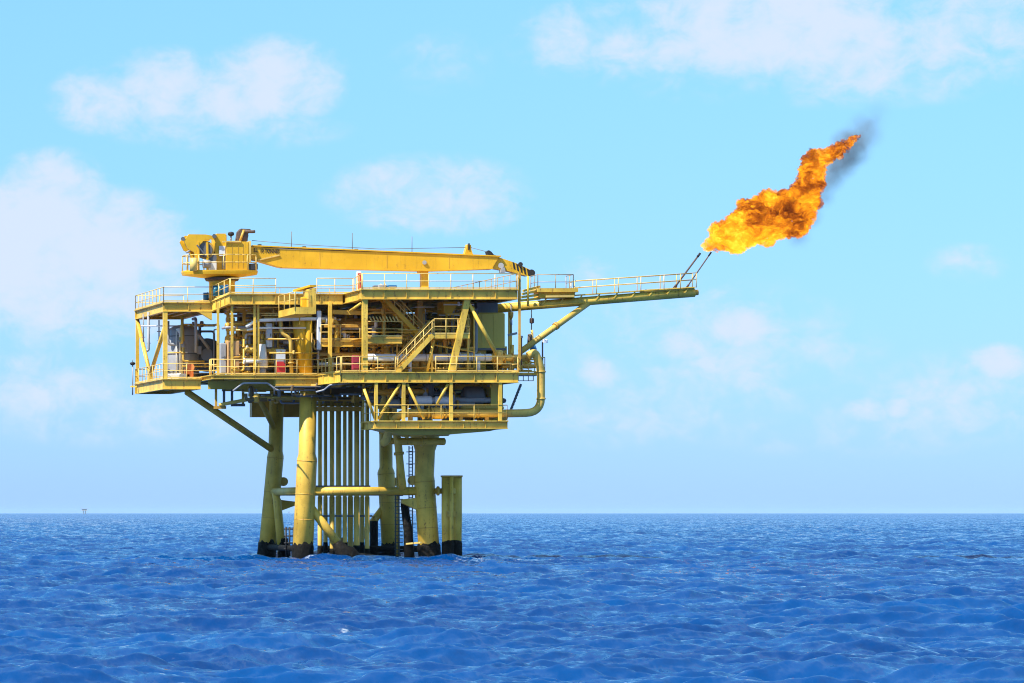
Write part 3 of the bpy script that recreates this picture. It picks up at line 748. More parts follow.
# ================================================================== FLARE BOOM
FW = 7.0
fb = thing('flare_boom', 'long tubular flare boom with railed walkway reaching out over the sea', 'flare boom', L(500, 312, FW))
A_, B_ = L(497, 308.2, FW), L(694.5, 292.6, FW)
lower = MB().tube([A_, B_], 0.31, 20).build('main_tube', 'yellow', fb)
MB().tube([L(480, 311.5, FW+2.2), L(545, 305, FW+1.6), L(640, 297.5, FW+0.9)], 0.24, 18).build('rear_tube', 'pipe', fb)
MB().tube([B_-(B_-A_).normalized()*0.1, B_+(B_-A_).normalized()*0.25], 0.2, 14).build('end_flange', 'ochre', fb)
MB().tube([L(640,291.5,FW-0.15), L(694,288.4,FW-0.15)], 0.12, 10).build('gas_line', 'pipe', fb)
wf = MB(); q0, q1 = L(535, 298.5, FW), L(694, 287.8, FW)
wf.add([q0+Vector((0,-0.4,0)), q1+Vector((0,-0.4,0)), q1+Vector((0,0.6,0)), q0+Vector((0,0.6,0)), q0+Vector((0,-0.4,0.07)), q1+Vector((0,-0.4,0.07)), q1+Vector((0,0.6,0.07)), q0+Vector((0,0.6,0.07))],
       [(0,3,2,1),(4,5,6,7),(0,1,5,4),(1,2,6,5),(2,3,7,6),(3,0,4,7)])
wf.build('walkway_grating', 'yellow', fb)
for i in range(9):
    p = q0.lerp(q1, (i+0.5)/9); c = A_.lerp(B_, (p.x-A_.x)/(B_.x-A_.x))
    MB().bar(p+Vector((0.12,-0.3,-0.02)), c+Vector((-0.15,-0.29,0.02)), 0.09, 0.09).build('walkway_bracket', 'yellow', fb)
for off in (-0.38, 0.58):
    mb = MB(); up = Vector((0,0,1)); a_, b_ = q0.lerp(q1, 0.24)+Vector((0,off,0)), q1+Vector((0.05,off,0))
    for h in (0.58, 1.05): mb.tube([a_+up*h, b_+up*h], 0.026, 6)
    for t in (0, .18, .36, .545, .735, .87, 1.0): p = a_.lerp(b_, t); mb.tube([p, p+up*1.05], 0.030, 6)
    mb.build('handrail', 'rail', fb)
MB().tube([L(588.5, 303, FW), L(520, 352, FW-2.5)], 0.21, 16).build('boom_brace', 'pipe', fb)
p = L(556,326,FW-1.25); d = (L(520,352,FW-2.5)-L(588.5,303,FW)).normalized()
MB().tube([p-d*0.1, p+d*0.1], 0.27, 14).build('brace_flange', 'ochre', fb)
# flare tips
for x0, y0, x1, y1, r in ((673.5,289,700,253.5,0.062), (686,288.5,711,252.5,0.045)):
    t = MB().tube([L(x0,y0,FW), L(x1,y1,FW)], r, 10).build('flare_pipe', 'rustpipe', fb)
    e = (L(x1,y1,FW)-L(x0,y0,FW)).normalized()
    MB().tube([L(x1,y1,FW)-e*0.3, L(x1,y1,FW)+e*0.03], r*1.3, 10).build('burner_tip', 'black', t)
    MB().tube([L(x0,y0,FW)-e*0.1, L(x0,y0,FW)+e*0.35], r*1.7, 10).build('flange', 'rustpipe', t)
# service platform where boom meets the deck
sp = MB().box(L(537.5, 292, FW-0.9), L(570.5, 289.8, FW+1.2)).build('service_platform', 'yellow', fb)
MB().box(L(539, 297.8, FW-0.6), L(569, 292.1, FW+0.9)).build('platform_skirt', 'crane', fb)
z0 = Z(540, 289.8, FW-0.9)
rail(fb, [(U(537.5,FW-0.9)+0.03, FW+1.1, z0), (U(537.5,FW-0.9)+0.03, FW-0.87, z0), (U(570.5,FW)-0.03, FW-0.87, z0), (U(570.5,FW)-0.03, FW+1.1, z0)], 'railrust', step=1.2, drop=0)
for k in range(4):
    MB().bar(L(520+k, 300.5-3.2*k, FW-1.2), L(540, 298.5-4*k, FW-0.3), 0.10, 0.16).build('gangway_bar', 'yellow', fb)
MB().bar(L(546,296.5,FW-1.0), L(574,296.0,FW-1.0), 0.16, 0.14).build('gangway_bar', 'rail', fb)

# ================================================================== DECK EQUIPMENT
def sits(px, w, z): return Vector((U(px, w), w, z))
# grey tank and cooler on the left wing
tk = thing('storage_tank', 'tall grey cylindrical tank on the left end of the main deck', 'tank', sits(182, 15, ML))
MB().vessel(sits(183, 15, ML+0.5), sits(183, 15, ML+3.5), 1.15, 26).build('shell', 'grey', tk)
MB().cyl(sits(183, 15, ML), sits(183, 15, ML+0.5), 0.95, 24).build('skirt', 'tan', tk)
MB().tube([sits(181, 13.85, ML), sits(181, 13.85, ML+3.4), sits(179.5, 13.85, ML+3.8)], [0.15, 0.15, 0.3], 14).build('vent_pipe', 'white', tk)
MB().cyl(sits(176.5, 13.9, ML+0.2), sits(176.5, 13.9, ML+3.6), 0.05, 8).build('level_gauge', 'white', tk)
MB().box(sits(185.5, 13.88, ML+2.0)-Vector((0.15,0.04,0.06)), sits(185.5, 13.88, ML+2.0)+Vector((0.15,0.1,0.06))).build('name_plate', 'white', tk)
for z in (0.6, 1.9, 3.2): MB().tube([sits(183,15,ML+z), sits(183,15,ML+z+0.06)], 1.18, 26).build('band', 'darkgrey', tk)
ck = thing('air_cooler', 'dark grey round cooler housing with slanting duct beside the grey tank', 'cooler', sits(199, 16, ML))
MB().cyl(sits(207, 15, ML+1.9), sits(207, 17, ML+1.9), 1.2, 28).build('housing', 'darkgrey', ck)
MB().cyl(sits(207, 14.9, ML+1.9), sits(207, 15.05, ML+1.9), 0.45, 20).build('hub', 'grey', ck)
MB().box(sits(190, 15, ML), sits(211, 17, ML+0.55)).build('skid', 'darkgrey', ck)
MB().pipe([sits(194, 14.2, ML+3.4), sits(199, 14.2, ML+3.3), sits(209, 14.2, ML+2.3)], 0.13, 0.4).build('duct', 'grey', ck)
MB().cbox((U(196.5,14.4), 14.4, ML+1.9), 0.7, 0.3, 0.6).build('terminal_box', 'grey', ck)
lb_ = thing('lifebuoy_cabinet', 'small orange lifebuoy cabinet behind the left wing handrail', 'cabinet', sits(189.5, 11.2, ML))
MB().cbox((U(189,11.2), 11.2, ML+0.15), 0.62, 0.4, 0.62, 0.1).build('body', 'orange', lb_)
MB().cyl(sits(190.5,11.0,ML+0.85), sits(190.5,11.15,ML+0.85), 0.28, 18).build('lifebuoy', 'orange', lb_)
MB().bar(sits(189,11.2,ML), sits(189,11.2,ML+0.16), 0.3, 0.3).build('foot', 'grey', lb_)
solo(MB().cbox(sits(179, 11.4, ML), 1.5, 0.8, 0.38, 0.05).bar(sits(177,11.4,ML+0.38), sits(181,11.4,ML+0.38), 0.1, 0.1), 'battery_box', 'white', 'low white box on the deck in front of the grey tank', 'box', sits(179,11.4,ML))

# cabinets on the centre deck
def cabinet(name, label, px, w, width, depth, h, z, mats, cat='cabinet'):
    t = thing(name, label, cat, sits(px, w, z)); u = U(px, w)
    MB().cbox((u, w, z+0.1), width, depth, h, 0.04).build('body', mats[0], t)
    MB().box((u-width/2+0.05, w-depth/2-0.03, z+0.2), (u+width/2-0.05, w-depth/2+0.01, z+h*0.55)).build('lower_door', mats[1], t)
    MB().box((u-width/2+0.05, w-depth/2-0.03, z+h*0.6), (u+width/2-0.05, w-depth/2+0.01, z+h-0.02)).build('upper_door', mats[2], t)
    MB().box((u+width/2-0.16, w-depth/2-0.06, z+h*0.5), (u+width/2-0.1, w-depth/2-0.028, z+h*0.62)).build('handle', 'darkgrey', t)
    MB().box((u-width/2+0.06, w-depth/2+0.06, z), (u+width/2-0.06, w+depth/2-0.06, z+0.1)).build('plinth', 'darkgrey', t)
    return t
cabinet('control_cabinet', 'white control cabinet with red lower door on the centre main deck', 280, 7.4, 0.72, 0.6, 1.75, MT, ('white', 'red', 'clad'))
cabinet('control_cabinet', 'tan equipment cabinet next to the gap at left of the centre deck', 232.5, 7.6, 0.85, 0.8, 2.35, MT, ('tan', 'tan', 'tan'))
cabinet('control_cabinet', 'narrow grey cabinet standing left of the tan cabinet', 222.5, 7.8, 0.42, 0.7, 2.2, MT, ('grey', 'grey', 'grey'))
cabinet('control_cabinet', 'slim pale grey cabinet hung high behind the centre handrail', 269, 7.4, 0.42, 0.35, 1.7, MT+1.9, ('white', 'white', 'clad'))
cabinet('fire_hose_box', 'maroon and white fire hose box behind the rail at the slanted deck corner', 355.5, 1.2, 0.50, 0.4, 1.0, MT+0.1, ('maroon', 'maroon', 'maroon'), 'fire box')
cabinet('fire_hose_box', 'red and white fire hose box standing on the top deck corner', 358.8, 7.0, 0.34, 0.3, 1.5, UT, ('white', 'red', 'red'), 'fire box')
cabinet('control_cabinet', 'grey white duct cabinet, tall and thin, right of the twin columns', 319, 6.5, 0.30, 0.3, 2.75, MT+1.7, ('clad', 'clad', 'clad'))
mb = MB().vessel(sits(262, 8, MT+0.25), sits(262, 7.0, MT+1.6), 0.4, 18)
vz = thing('filter_vessel', 'pale tapering filter vessel behind the centre deck railing', 'vessel', sits(262, 7, MT))
MB().tube([sits(262,7,MT+0.5), sits(262,7,MT+1.2), sits(262.5,7,MT+2.2)], [0.42, 0.38, 0.22], 18).build('shell', 'white', vz)
MB().tube([sits(262,7,MT), sits(262,7,MT+0.5)], 0.3, 16).build('skirt', 'grey', vz)
dr = solo(MB().tube([L(244,361,6.5), L(262,361,6.5)], 0.16, 12).tube([L(243.5,361,6.5), L(244.6,361,6.5)], 0.22, 12), 'spool_pipe', 'white', 'short white pipe spool lying along the centre handrail', 'pipe', L(253,361,6.5))

# valve trees lined up on the centre deck
def tree(px, w, label, scale=1.0):
    t = thing('wellhead_tree', label, 'valve tree', sits(px, w, MT), 'wellhead valve trees on the main deck')
    u = U(px, w); z = MT; s = scale
    MB().cyl((u,w,z), (u,w,z+2.2*s), 0.14, 12).build('spool', 'ochre', t)
    for h in (0.35, 1.0, 1.6, 2.1): MB().cyl((u,w,z+h*s-0.05), (u,w,z+h*s+0.05), 0.27, 14).build('flange', 'pipe', t)
    for h, d in ((0.7,-1),(1.3,1),(1.3,-1)):
        MB().cyl((u,w,z+h*s), (u+0.55*d,w,z+h*s), 0.1, 10).build('wing', 'pipe', t)
        mb = MB(); mb.cyl((u+0.45*d,w-0.05,z+h*s), (u+0.45*d,w-0.40,z+h*s), 0.04, 8)
        c = Vector((u+0.45*d, w-0.40, z+h*s)); mb.tube([c+Vector((0.2*math.cos(k*math.pi/6),0,0.2*math.sin(k*math.pi/6))) for k in range(13)], 0.025, 6, False)
        mb.build('handwheel', 'ochre', t)
    MB().vessel((u,w,z+2.2*s), (u,w,z+2.7*s), 0.16, 12).build('actuator', 'grey', t)
for k, (px, w) in enumerate(((240,9),(250,11),(290,9.5),(268,12),(324,8),(334,9.8),(344,8),(354,9.8),(374,5.5),(388,4.0),(398,7.0),(412,5.5))):
    tree(px, w, 'dull yellow wellhead valve tree with handwheels crowded between the decks', 0.9+0.15*(k % 3))

# big cladded line at the right, with supports
cl = thing('insulated_pipeline', 'pale blue cladded pipeline running along the right main deck', 'pipe', L(425, 372, 1.9))
MB().tube([L(366,357.6,1.9), L(491,357.6,1.9)], 0.26, 20).build('cladding', 'clad', cl)
for px in (372, 398, 425, 447, 470, 484): MB().tube([L(px,357.6,1.9), L(px+1,357.6,1.9)], 0.275, 20).build('band', 'grey', cl)
for px in (478.5, 410): MB().cyl(L(px,359,1.9), (U(px,1.9),1.9,MT), 0.13, 12).build('support', 'clad', cl)
MB().tube([L(491,357.8,1.9), L(530,357.8,1.9)], 0.24, 18).build('bare_end', 'pipe', cl)
for px in (493, 498, 504, 512, 520, 528): MB().tube([L(px,357.8,1.9), L(px+1.1,357.8,1.9)], 0.36, 18).build('flange', 'ochre', cl)
MB().vessel(L(499,363,1.9), L(499,352,1.9), 0.3, 14).build('valve_body', 'pipe', cl)
ey = thing('yellow_manifold', 'bright yellow manifold skid low behind the right handrail', 'manifold', sits(440, 3.2, MT))
MB().box(sits(412,3.2,MT), sits(480,3.9,MT+0.28)).build('skid', 'crane', ey)
for px in (416,424,433,446,456,468): MB().vessel(sits(px,3.0,MT+0.35), sits(px,3.0,MT+0.75+0.2*(px%3)), 0.22, 12).build('pump', 'crane' if px % 2 else 'pipe', ey)
MB().tube([sits(410,2.8,MT+1.0), sits(470,2.8,MT+1.0)], 0.1, 10).build('header', 'crane', ey)

# olive cabin under the right end of the top deck
ob = thing('equipment_cabin', 'olive green equipment cabin standing on pedestals at the deck right end', 'cabin', sits(490, 6, MT))
c0, c1 = L(474.5, 348, 4.0), L(505.5, 312.5, 4.0)
cbm = MB().cbox(((c0.x+c1.x)/2, 6.2, c0.z), c1.x-c0.x, 4.2, c1.z-c0.z, 0.09).build('body', 'olive', ob)
MB().box((c0.x-0.05, 4.0, c0.z-0.16), (c1.x+0.05, 8.4, c0.z-0.003)).build('base_frame', 'darkgrey', ob)
MB().box((c0.x+0.1, 4.4, MT), (c0.x+0.9, 7.8, c0.z-0.163)).build('pedestal', 'olive', ob)
MB().box((c1.x-0.55, 4.4, MT), (c1.x-0.1, 7.8, c0.z-0.163)).build('pedestal', 'olive', ob)
MB().box((c0.x+0.3, 4.6, c1.z+0.003), (c1.x-0.4, 8.0, UT-0.72)).build('gap_shade_block', 'darkgrey', ob)  # dark block standing in for the shaded gap above the cabin
for px in (482, 494): MB().box((U(px,4)-0.01, 4.08, c0.z+0.1), (U(px,4)+0.01, 4.12, c1.z-0.12)).build('panel_seam', 'olive', ob)
# rear wall that closes off the view; its dark brown stands in for shade
fw_ = thing('shade_dark_wall', 'corrugated wall coloured dark brown for shade across the back of the main deck', 'wall', sits(350, 17, MT))
mb = MB(); u0, u1 = U(238,17), U(474,17); n = int((u1-u0)/0.3)
for i in range(n):
    x = u0+i*0.3; mb.box((x, 17.0 + (0.06 if i % 2 else 0), MT+0.01), (x+0.299, 17.12, UT-0.9))
mb.build('panel', 'wall', fw_)
for i in range(0, 14): x = u0+(u1-u0)*i/13; MB().bar((x,16.9,MT), (x,16.9,UT-0.7), 0.16).build('post', 'ochre', fw_)
for z in (1.8, 3.6): MB().bar((u0,16.92,MT+z), (u1,16.92,MT+z), 0.14).build('girt', 'ochre', fw_)

# cellar equipment
pv = thing('pressure_vessel', 'pale blue cladded vessel lying on the low right deck', 'vessel', sits(432, 1.9, CTOP))
z = Z(432, 400.5, 1.9)
MB().vessel(sits(417,1.9,z), sits(430,1.9,z), 0.33, 18).build('shell', 'clad', pv)
MB().vessel(sits(436,1.9,z), sits(447,1.9,z), 0.30, 18).build('channel', 'clad', pv)
MB().cyl(sits(430,1.9,z), sits(437,1.9,z), 0.22, 16).build('neck', 'grey', pv)
for px in (421, 443): MB().box(sits(px,1.75,CTOP), sits(px+2,2.05,z-0.2)).build('saddle', 'grey', pv)
gd = thing('slop_tank', 'dark grey round tank at the right end of the low deck', 'tank', sits(474, 3.2, CTOP))
MB().vessel(sits(466,3.2,CTOP+1.75), sits(480,3.2,CTOP+1.75), 0.72, 20).build('shell', 'darkgrey', gd)
for px in (467, 479): MB().box(sits(px,2.9,CTOP), sits(px+2,3.5,CTOP+1.2)).build('saddle', 'ochre', gd)
gd2 = thing('slop_tank', 'small dark grey drum at the left end of the low deck', 'tank', sits(396, 3.2, CTOP))
MB().vessel(sits(391,3.2,CTOP+1.25), sits(398,3.2,CTOP+1.25), 0.36, 16).build('shell', 'grey', gd2)
MB().box(sits(392,3.0,CTOP), sits(397,2.9,CTOP+0.95)).build('saddle', 'ochre', gd2)
# export line with its U bend at the right
ep = thing('export_pipe', 'thick yellow export pipe running along the low deck and bending up at right', 'pipe', L(450, 420, 1.2))
ew = 1.2
MB().pipe([L(383,443,3.5), L(386,441,3.2), L(391,424,2.2), L(401,413,ew), L(430,413.3,ew)], 0.29, 1.0, 18).build('pipe', 'pipe', ep)
MB().pipe([L(430,413.5,ew), L(510,413.5,ew), L(541,412.5,ew), L(541,368,ew), L(535,352,ew), L(528,356,ew)], 0.28, 1.8, 18).build('pipe', 'pipe', ep)
for px, r in ((427,.38),(431,.42),(441,.42),(444.5,.38),(474,.34),(477,.34)): MB().tube([L(px,413.4,ew), L(px+1.6,413.4,ew)], r, 18).build('flange', 'pipe', ep)
MB().vessel(L(434.5,413.4,ew), L(440,413.4,ew), 0.42, 18).build('valve_body', 'pipe', ep)
for px in (429, 436): MB().cyl(L(px,412,ew), L(px,406,ew), 0.06, 8).build('valve_stem', 'ochre', ep)
for px in (410, 460, 486): MB().box(L(px,420.4,ew)+Vector((-0.08,-0.15,0)), L(px+2.4,415.5,ew)+Vector((0,0.15,0))).build('support', 'ochre', ep)
for py in (371, 398): MB().tube([L(541,py,ew), L(541,py+1.4,ew)], 0.33, 18).build('flange', 'pipe', ep)
for k, (x0,y0,x1,y1,r,w) in enumerate(((384,441,438,441,.24,8.0),(398,441.5,444,441.5,.26,5.3),(402,433,448,432,.28,3.0),(395,428,408,436,.2,2.8))):
    t = solo(MB().vessel(L(x0,y0,w), L(x1,y1,w), r, 18).tube([L((x0+x1)/2,(y0+y1)/2,w), L((x0+x1)/2+1.4,(y0+y1)/2,w)], r*1.35, 16), 'header_pipe', 'leg',
             ('longest yellow header pipe passing behind the flared leg top', 'yellow header pipe with rounded end in front of the flared leg top', 'short yellow header pipe tucked close under the low deck floor', 'stubby sloping yellow header pipe at left under the low deck')[k], 'pipe', L(x0,y0,w))

# top deck clutter
def drum(px, w, z, label, mat):
    t = thing('chemical_drum', label, 'drum', sits(px, w, z)); u = U(px, w)
    MB().cyl((u,w,z), (u,w,z+0.72), 0.20, 20).build('body', mat, t)
    for h in (0.02, 0.24, 0.46, 0.68): MB().cyl((u,w,z+h), (u,w,z+h+0.03), 0.21, 20).build('hoop', mat, t)
    MB().cyl((u+0.12,w,z+0.72), (u+0.12,w,z+0.75), 0.05, 8).build('bung', 'grey', t)
for px, w, z, lab, mat in ((206, 11.0, UL, 'bright blue drum standing alone left of the crane pedestal', 'blue'), (215.5, 9.55, UT, 'teal drum first in the row at the crane pedestal foot', 'teal'),
                        (220.6, 8.9, UT, 'dark green blue drum in the middle of the row at the crane pedestal foot', 'teal'), (225.8, 8.2, UT, 'deep blue drum at right of the row at the crane pedestal foot', 'blue')):
    drum(px, w, z, lab, mat)
def crate(px, w, sx, sy, sz, mat, label, name='deck_crate'):
    t = thing(name, label, 'crate', sits(px, w, UT)); u = U(px, w)
    MB().cbox((u,w,UT+0.08), sx, sy, sz, 0.03).build('body', mat, t)
    MB().box((u-sx/2+0.05, w-sy/2-0.02, UT+0.08+sz*0.45), (u+sx/2-0.05, w-sy/2+0.01, UT+0.08+sz*0.6)).build('batten', 'grey', t)
    for d in (-1, 1): MB().box((u+d*sx*0.35-0.06, w-sy/2, UT), (u+d*sx*0.35+0.06, w+sy/2, UT+0.08)).build('skid', 'grey', t)
crate(391.5, 1.2, 0.62, 0.6, 0.25, 'blue', 'low blue crate on the top deck behind the front handrail')
crate(382, 1.4, 0.55, 0.5, 0.3, 'grey', 'grey crate immediately left of the low blue crate')
crate(376, 1.7, 0.4, 0.5, 0.26, 'darkgrey', 'dark small crate, leftmost of the three on the top deck')

# hanging tackle at the right end
ch = thing('chain_hoist', 'rusty chain hoist with blue hook block hanging under the flare boom', 'hoist', L(531.5, 310, 6.5))
MB().cyl(L(531.5,310,6.5), L(531.5,330,6.5), 0.035, 8).build('chain', 'rope', ch)
MB().vessel(L(531.8,319,6.5), L(531.8,322.5,6.5), 0.16, 14).build('upper_block', 'rustpipe', ch)
MB().vessel(L(530,335,6.5), L(529.5,343,6.5), 0.16, 14).build('chain_bag', 'rustpipe', ch)
MB().cyl(L(532,330,6.5), L(533,352,6.5), 0.09, 10).build('sling', 'rail', ch)
MB().tube([L(533.2,345,6.5), L(533.4,349,6.5), L(533.4,354,6.5)], [0.14, 0.24, 0.12], 14).build('hook_block', 'blue', ch)
ch2 = thing('chain_hoist', 'small rusty trolley hoist with flat bar hanging beside the olive cabin', 'hoist', L(511, 306, 5.5))
MB().cyl(L(511,304,5.5), L(511,334,5.5), 0.045, 8).build('chain', 'rope', ch2)
MB().tube([L(511,312,5.5), L(511,316,5.5), L(511,319,5.5)], [0.18, 0.17, 0.08], 12).build('trolley', 'ochre', ch2)
MB().tube([L(511,320,5.5), L(511,325,5.5)], 0.1, 10).build('hook_block', 'grey', ch2)
MB().bar(L(508,335.2,5.5), L(517,333.2,5.5), 0.14, 0.16).build('spreader_bar', 'grey', ch2)
def mast(name, label, px, w, y0, y1, lampmat):
    t = thing(name, label, 'navigation light', L(px, y0, w))
    MB().cyl(L(px,y0,w), L(px,y1,w), 0.05, 8).build('mast', 'grey', t)
    MB().tube([L(px,y1+3.2,w), L(px,y1+2.2,w), L(px,y1+0.8,w), L(px,y1,w)], [0.10, 0.20, 0.21, 0.08], 14).build('lamp', lampmat, t)
    MB().cyl(L(px,y1,w), L(px,y1-3.5,w), 0.025, 6).build('spike', 'grey', t)
    return t
nl = mast('navigation_light', 'dark navigation lamp on a thin mast at the far left deck corner', 132.6, 21.5, 395, 362, 'black')
MB().bar(L(130.5,386.5,21.5), L(137,386.5,21.3), 0.12, 0.12).build('arm', 'yellow', nl)
n2 = thing('navigation_light', 'pale boxy lamp on a thin mast beside the bending export pipe', 'navigation light', L(543, 372, 3.2))
MB().cyl(L(542.5,372,3.2), L(542.5,342,3.2), 0.055, 8).build('mast', 'rustpipe', n2)
MB().cbox(L(545,343,3.2), 0.34, 0.3, 0.28, 0.05).build('lamp', 'clad', n2)
n3 = thing('signal_post', 'thin dark post standing among flanges right of the olive cabin', 'post', L(521.5, 362, 1.6))
MB().cyl(L(521.5,365,1.6), L(521.5,337,1.6), 0.05, 8).build('mast', 'rustpipe', n3)
MB().cbox(L(521.5,338,1.6), 0.18, 0.16, 0.16, 0.03).build('lamp', 'grey', n3)
# small gooseneck and lamp posts inside the left wing
for k, (px, y0, y1, w) in enumerate(((148.5, 316, 350, 16.5), (143.3, 318, 342, 18), (159, 324, 345, 19))):
    t = thing('hanging_pipe', ('grey open drain pipe with hooked end hanging under the left wing', 'thin grey rod hanging in the open left bay behind the V brace', 'thin dark rod with crossbars hanging in the open left bay')[k], 'pipe', L(px, y0, w))
    MB().pipe([L(px,y0-4,w), L(px,y1,w), L(px-2,y1+1,w)] if k == 0 else [L(px,y0-4,w), L(px,y1,w)], 0.10 if k == 0 else 0.05, 0.2).build('pipe', 'grey', t)
    for q in (0.35, 0.8): MB().bar(L(px-2,y0+(y1-y0)*q,w), L(px+2,y0+(y1-y0)*q,w), 0.06).build('clamp', 'grey', t)
MB().cyl(L(141, 326, 16), L(215, 326, 16), 0.05, 8).build('cross_pipe', 'clad', PL)

# ================================================================== PIPEWORK between the decks
def network(label, pxs, ws, zs, n, seed, mats, radii, base):
    rnd = random.Random(seed); t = thing('pipework', label, 'pipework', base)
    for i in range(n):
        w = rnd.uniform(*ws); px = rnd.uniform(*pxs); z = rnd.uniform(*zs); p = Vector((U(px, w), w, z)); pts = [p.copy()]
        ax = rnd.choice('uuz'); 
        for k in range(rnd.randint(1, 4)):
            q = pts[-1].copy()
            if ax == 'u': q.x += rnd.choice((-1, 1))*rnd.uniform(1.0, 4.0); q.x = min(max(q.x, U(pxs[0], w)), U(pxs[1], w))
            elif ax == 'z': q.z = rnd.uniform(*zs)
            else: q.y += rnd.choice((-1, 1))*rnd.uniform(0.6, 2.0); q.y = min(max(q.y, ws[0]), ws[1])
            if (q-pts[-1]).length > 0.25: pts.append(q)
            ax = rnd.choice('uzw'.replace(ax, ''))
        if len(pts) < 2: continue
        r = rnd.choice(radii); o = MB().pipe(pts, r, r*2.5, 8).build('pipe', rnd.choice(mats), t)
        for s_ in range(rnd.randint(0, 2)):
            a_, b_ = pts[0], pts[1]; d = (b_-a_).normalized(); m_ = a_.lerp(b_, rnd.uniform(.2, .8))
            MB().tube([m_-d*0.06, m_+d*0.06], r*1.9, 10).build('flange', rnd.choice(mats), o)
        if rnd.random() < 0.35:
            m_ = pts[0].lerp(pts[1], 0.5); mb = MB(); mb.vessel(m_+Vector((0,0,-r)), m_+Vector((0,0,r*3)), r*1.8, 10); mb.build('valve', rnd.choice(mats), o)
    return t
ym = ['pipe', 'pipe', 'yellow', 'ochre', 'ochre', 'rail', 'grey', 'white']
network('yellow and grey pipework packed behind the centre deck railing', (226, 318), (7.5, 15.5), (MT+0.3, UT-0.9), 80, 11, ym, (0.05, 0.07, 0.1, 0.14, 0.18), sits(270, 9, MT))
network('yellow and grey pipework filling the bay behind the mezzanine', (318, 404), (6.6, 15.5), (MT+0.3, UT-0.9), 75, 23, ym, (0.05, 0.07, 0.1, 0.14, 0.18), sits(360, 9, MT))
network('yellow pipework below and behind the stair landing', (404, 476), (3.6, 14.0), (MT+0.3, UT-0.9), 70, 31, ym, (0.05, 0.08, 0.12, 0.18), sits(440, 9, MT))
network('olive yellow pipework crowding the low right deck', (366, 500), (2.3, 4.2), (CTOP+0.15, MT-0.8), 34, 47, ['pipe','yellow','ochre','ochre','darkgrey','grey'], (0.06, 0.09, 0.14, 0.2), sits(432, 6, CTOP))
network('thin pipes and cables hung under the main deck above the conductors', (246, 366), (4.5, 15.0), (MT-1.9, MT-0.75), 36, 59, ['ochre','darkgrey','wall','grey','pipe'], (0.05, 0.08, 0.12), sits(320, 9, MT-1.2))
network('grey and yellow piping beside the cooler on the left wing', (168, 214), (12.5, 19.0), (ML+0.3, UL-0.9), 14, 71, ['grey','grey','darkgrey','pipe'], (0.05, 0.08, 0.11), sits(195, 13, ML))
network('yellow valves and pipe ends at the right end of the main deck', (494, 538), (2.2, 4.8), (MT+0.1, MT+1.3), 18, 83, ['pipe','ochre','yellow'], (0.06, 0.1, 0.15), sits(520, 3.5, MT))
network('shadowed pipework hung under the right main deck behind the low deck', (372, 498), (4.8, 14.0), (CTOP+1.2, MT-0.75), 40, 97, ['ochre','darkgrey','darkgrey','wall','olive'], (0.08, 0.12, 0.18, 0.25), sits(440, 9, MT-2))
network('thin yellow lines and risers along the front of the centre deck', (232, 318), (6.5, 8.5), (MT+0.2, UT-0.9), 34, 131, ['yellow','pipe','rail','ochre'], (0.035, 0.05, 0.07), sits(275, 7, MT))
network('thin yellow lines and valves around the mezzanine and stair', (366, 474), (1.6, 5.5), (MT+0.2, UT-0.9), 30, 149, ['yellow','pipe','ochre','white'], (0.035, 0.05, 0.08), sits(420, 3, MT))
# long white lines over the centre deck
wl = thing('vent_header', 'pair of long white pipes running over the centre deck equipment', 'pipe', L(280, 322, 6.6))
MB().pipe([L(246,327,6.6), L(256,320.5,6.6), L(300,319,6.6), L(336,318.5,6.6)], 0.12, 0.5).build('pipe', 'white', wl)
MB().pipe([L(247,330,6.7), L(258,328,6.7), L(306,328,6.7)], 0.07, 0.4).build('pipe', 'white', wl)
gp = thing('gooseneck_pipe', 'yellow gooseneck pipe stepping down beside the tapered column', 'pipe', sits(291, 6.8, MT))
MB().pipe([L(281,312,6.8), L(281,333,6.8), L(290.5,338,6.8), L(291.5,373,6.8)], 0.13, 0.35, 12).build('pipe', 'pipe', gp)
MB().tube([L(291.3,362,6.8), L(291.3,364,6.8)], 0.22, 12).build('flange', 'ochre', gp)

# ================================================================== FAR PLATFORMS on the horizon
def far_platform(cx, Y, s, label):
    X = (cx-HX)*Y/F
    t = bpy.data.objects.new('distant_platform', None); COL.objects.link(t); t.location = (X, Y, 0); tag(t, label, 'platform')
    def part(nm, mb): o = mb.build(nm, 'far', t, (0,0,0)); return o
    for x in (-4, 4):
        for y in (-4, 4): part('leg', MB().cyl((x*s, y*s, -3), (x*s*0.8, y*s, 12*s), 0.8*s, 8))
    part('lower_deck', MB().box((-12*s,-7*s,12*s), (11*s,7*s,13.2*s)))
    part('module', MB().box((-9*s,-6*s,13.2*s), (8*s,6*s,18*s)))
    part('upper_deck', MB().box((-13*s,-7*s,18*s), (12*s,7*s,19.2*s)))
    part('crane_boom', MB().bar((-8*s,0,21*s), (-13*s,0,27*s), 0.8*s, 0.8*s))
    part('flare_boom', MB().bar((10*s,0,19*s), (20*s,0,23*s), 0.7*s, 0.7*s))
    return t
far_platform(84.5, 16000, 1.0, 'faint grey platform far off on the horizon at left')
far_platform(289, 26000, 0.6, 'tiny faint platform on the horizon seen between the left legs')

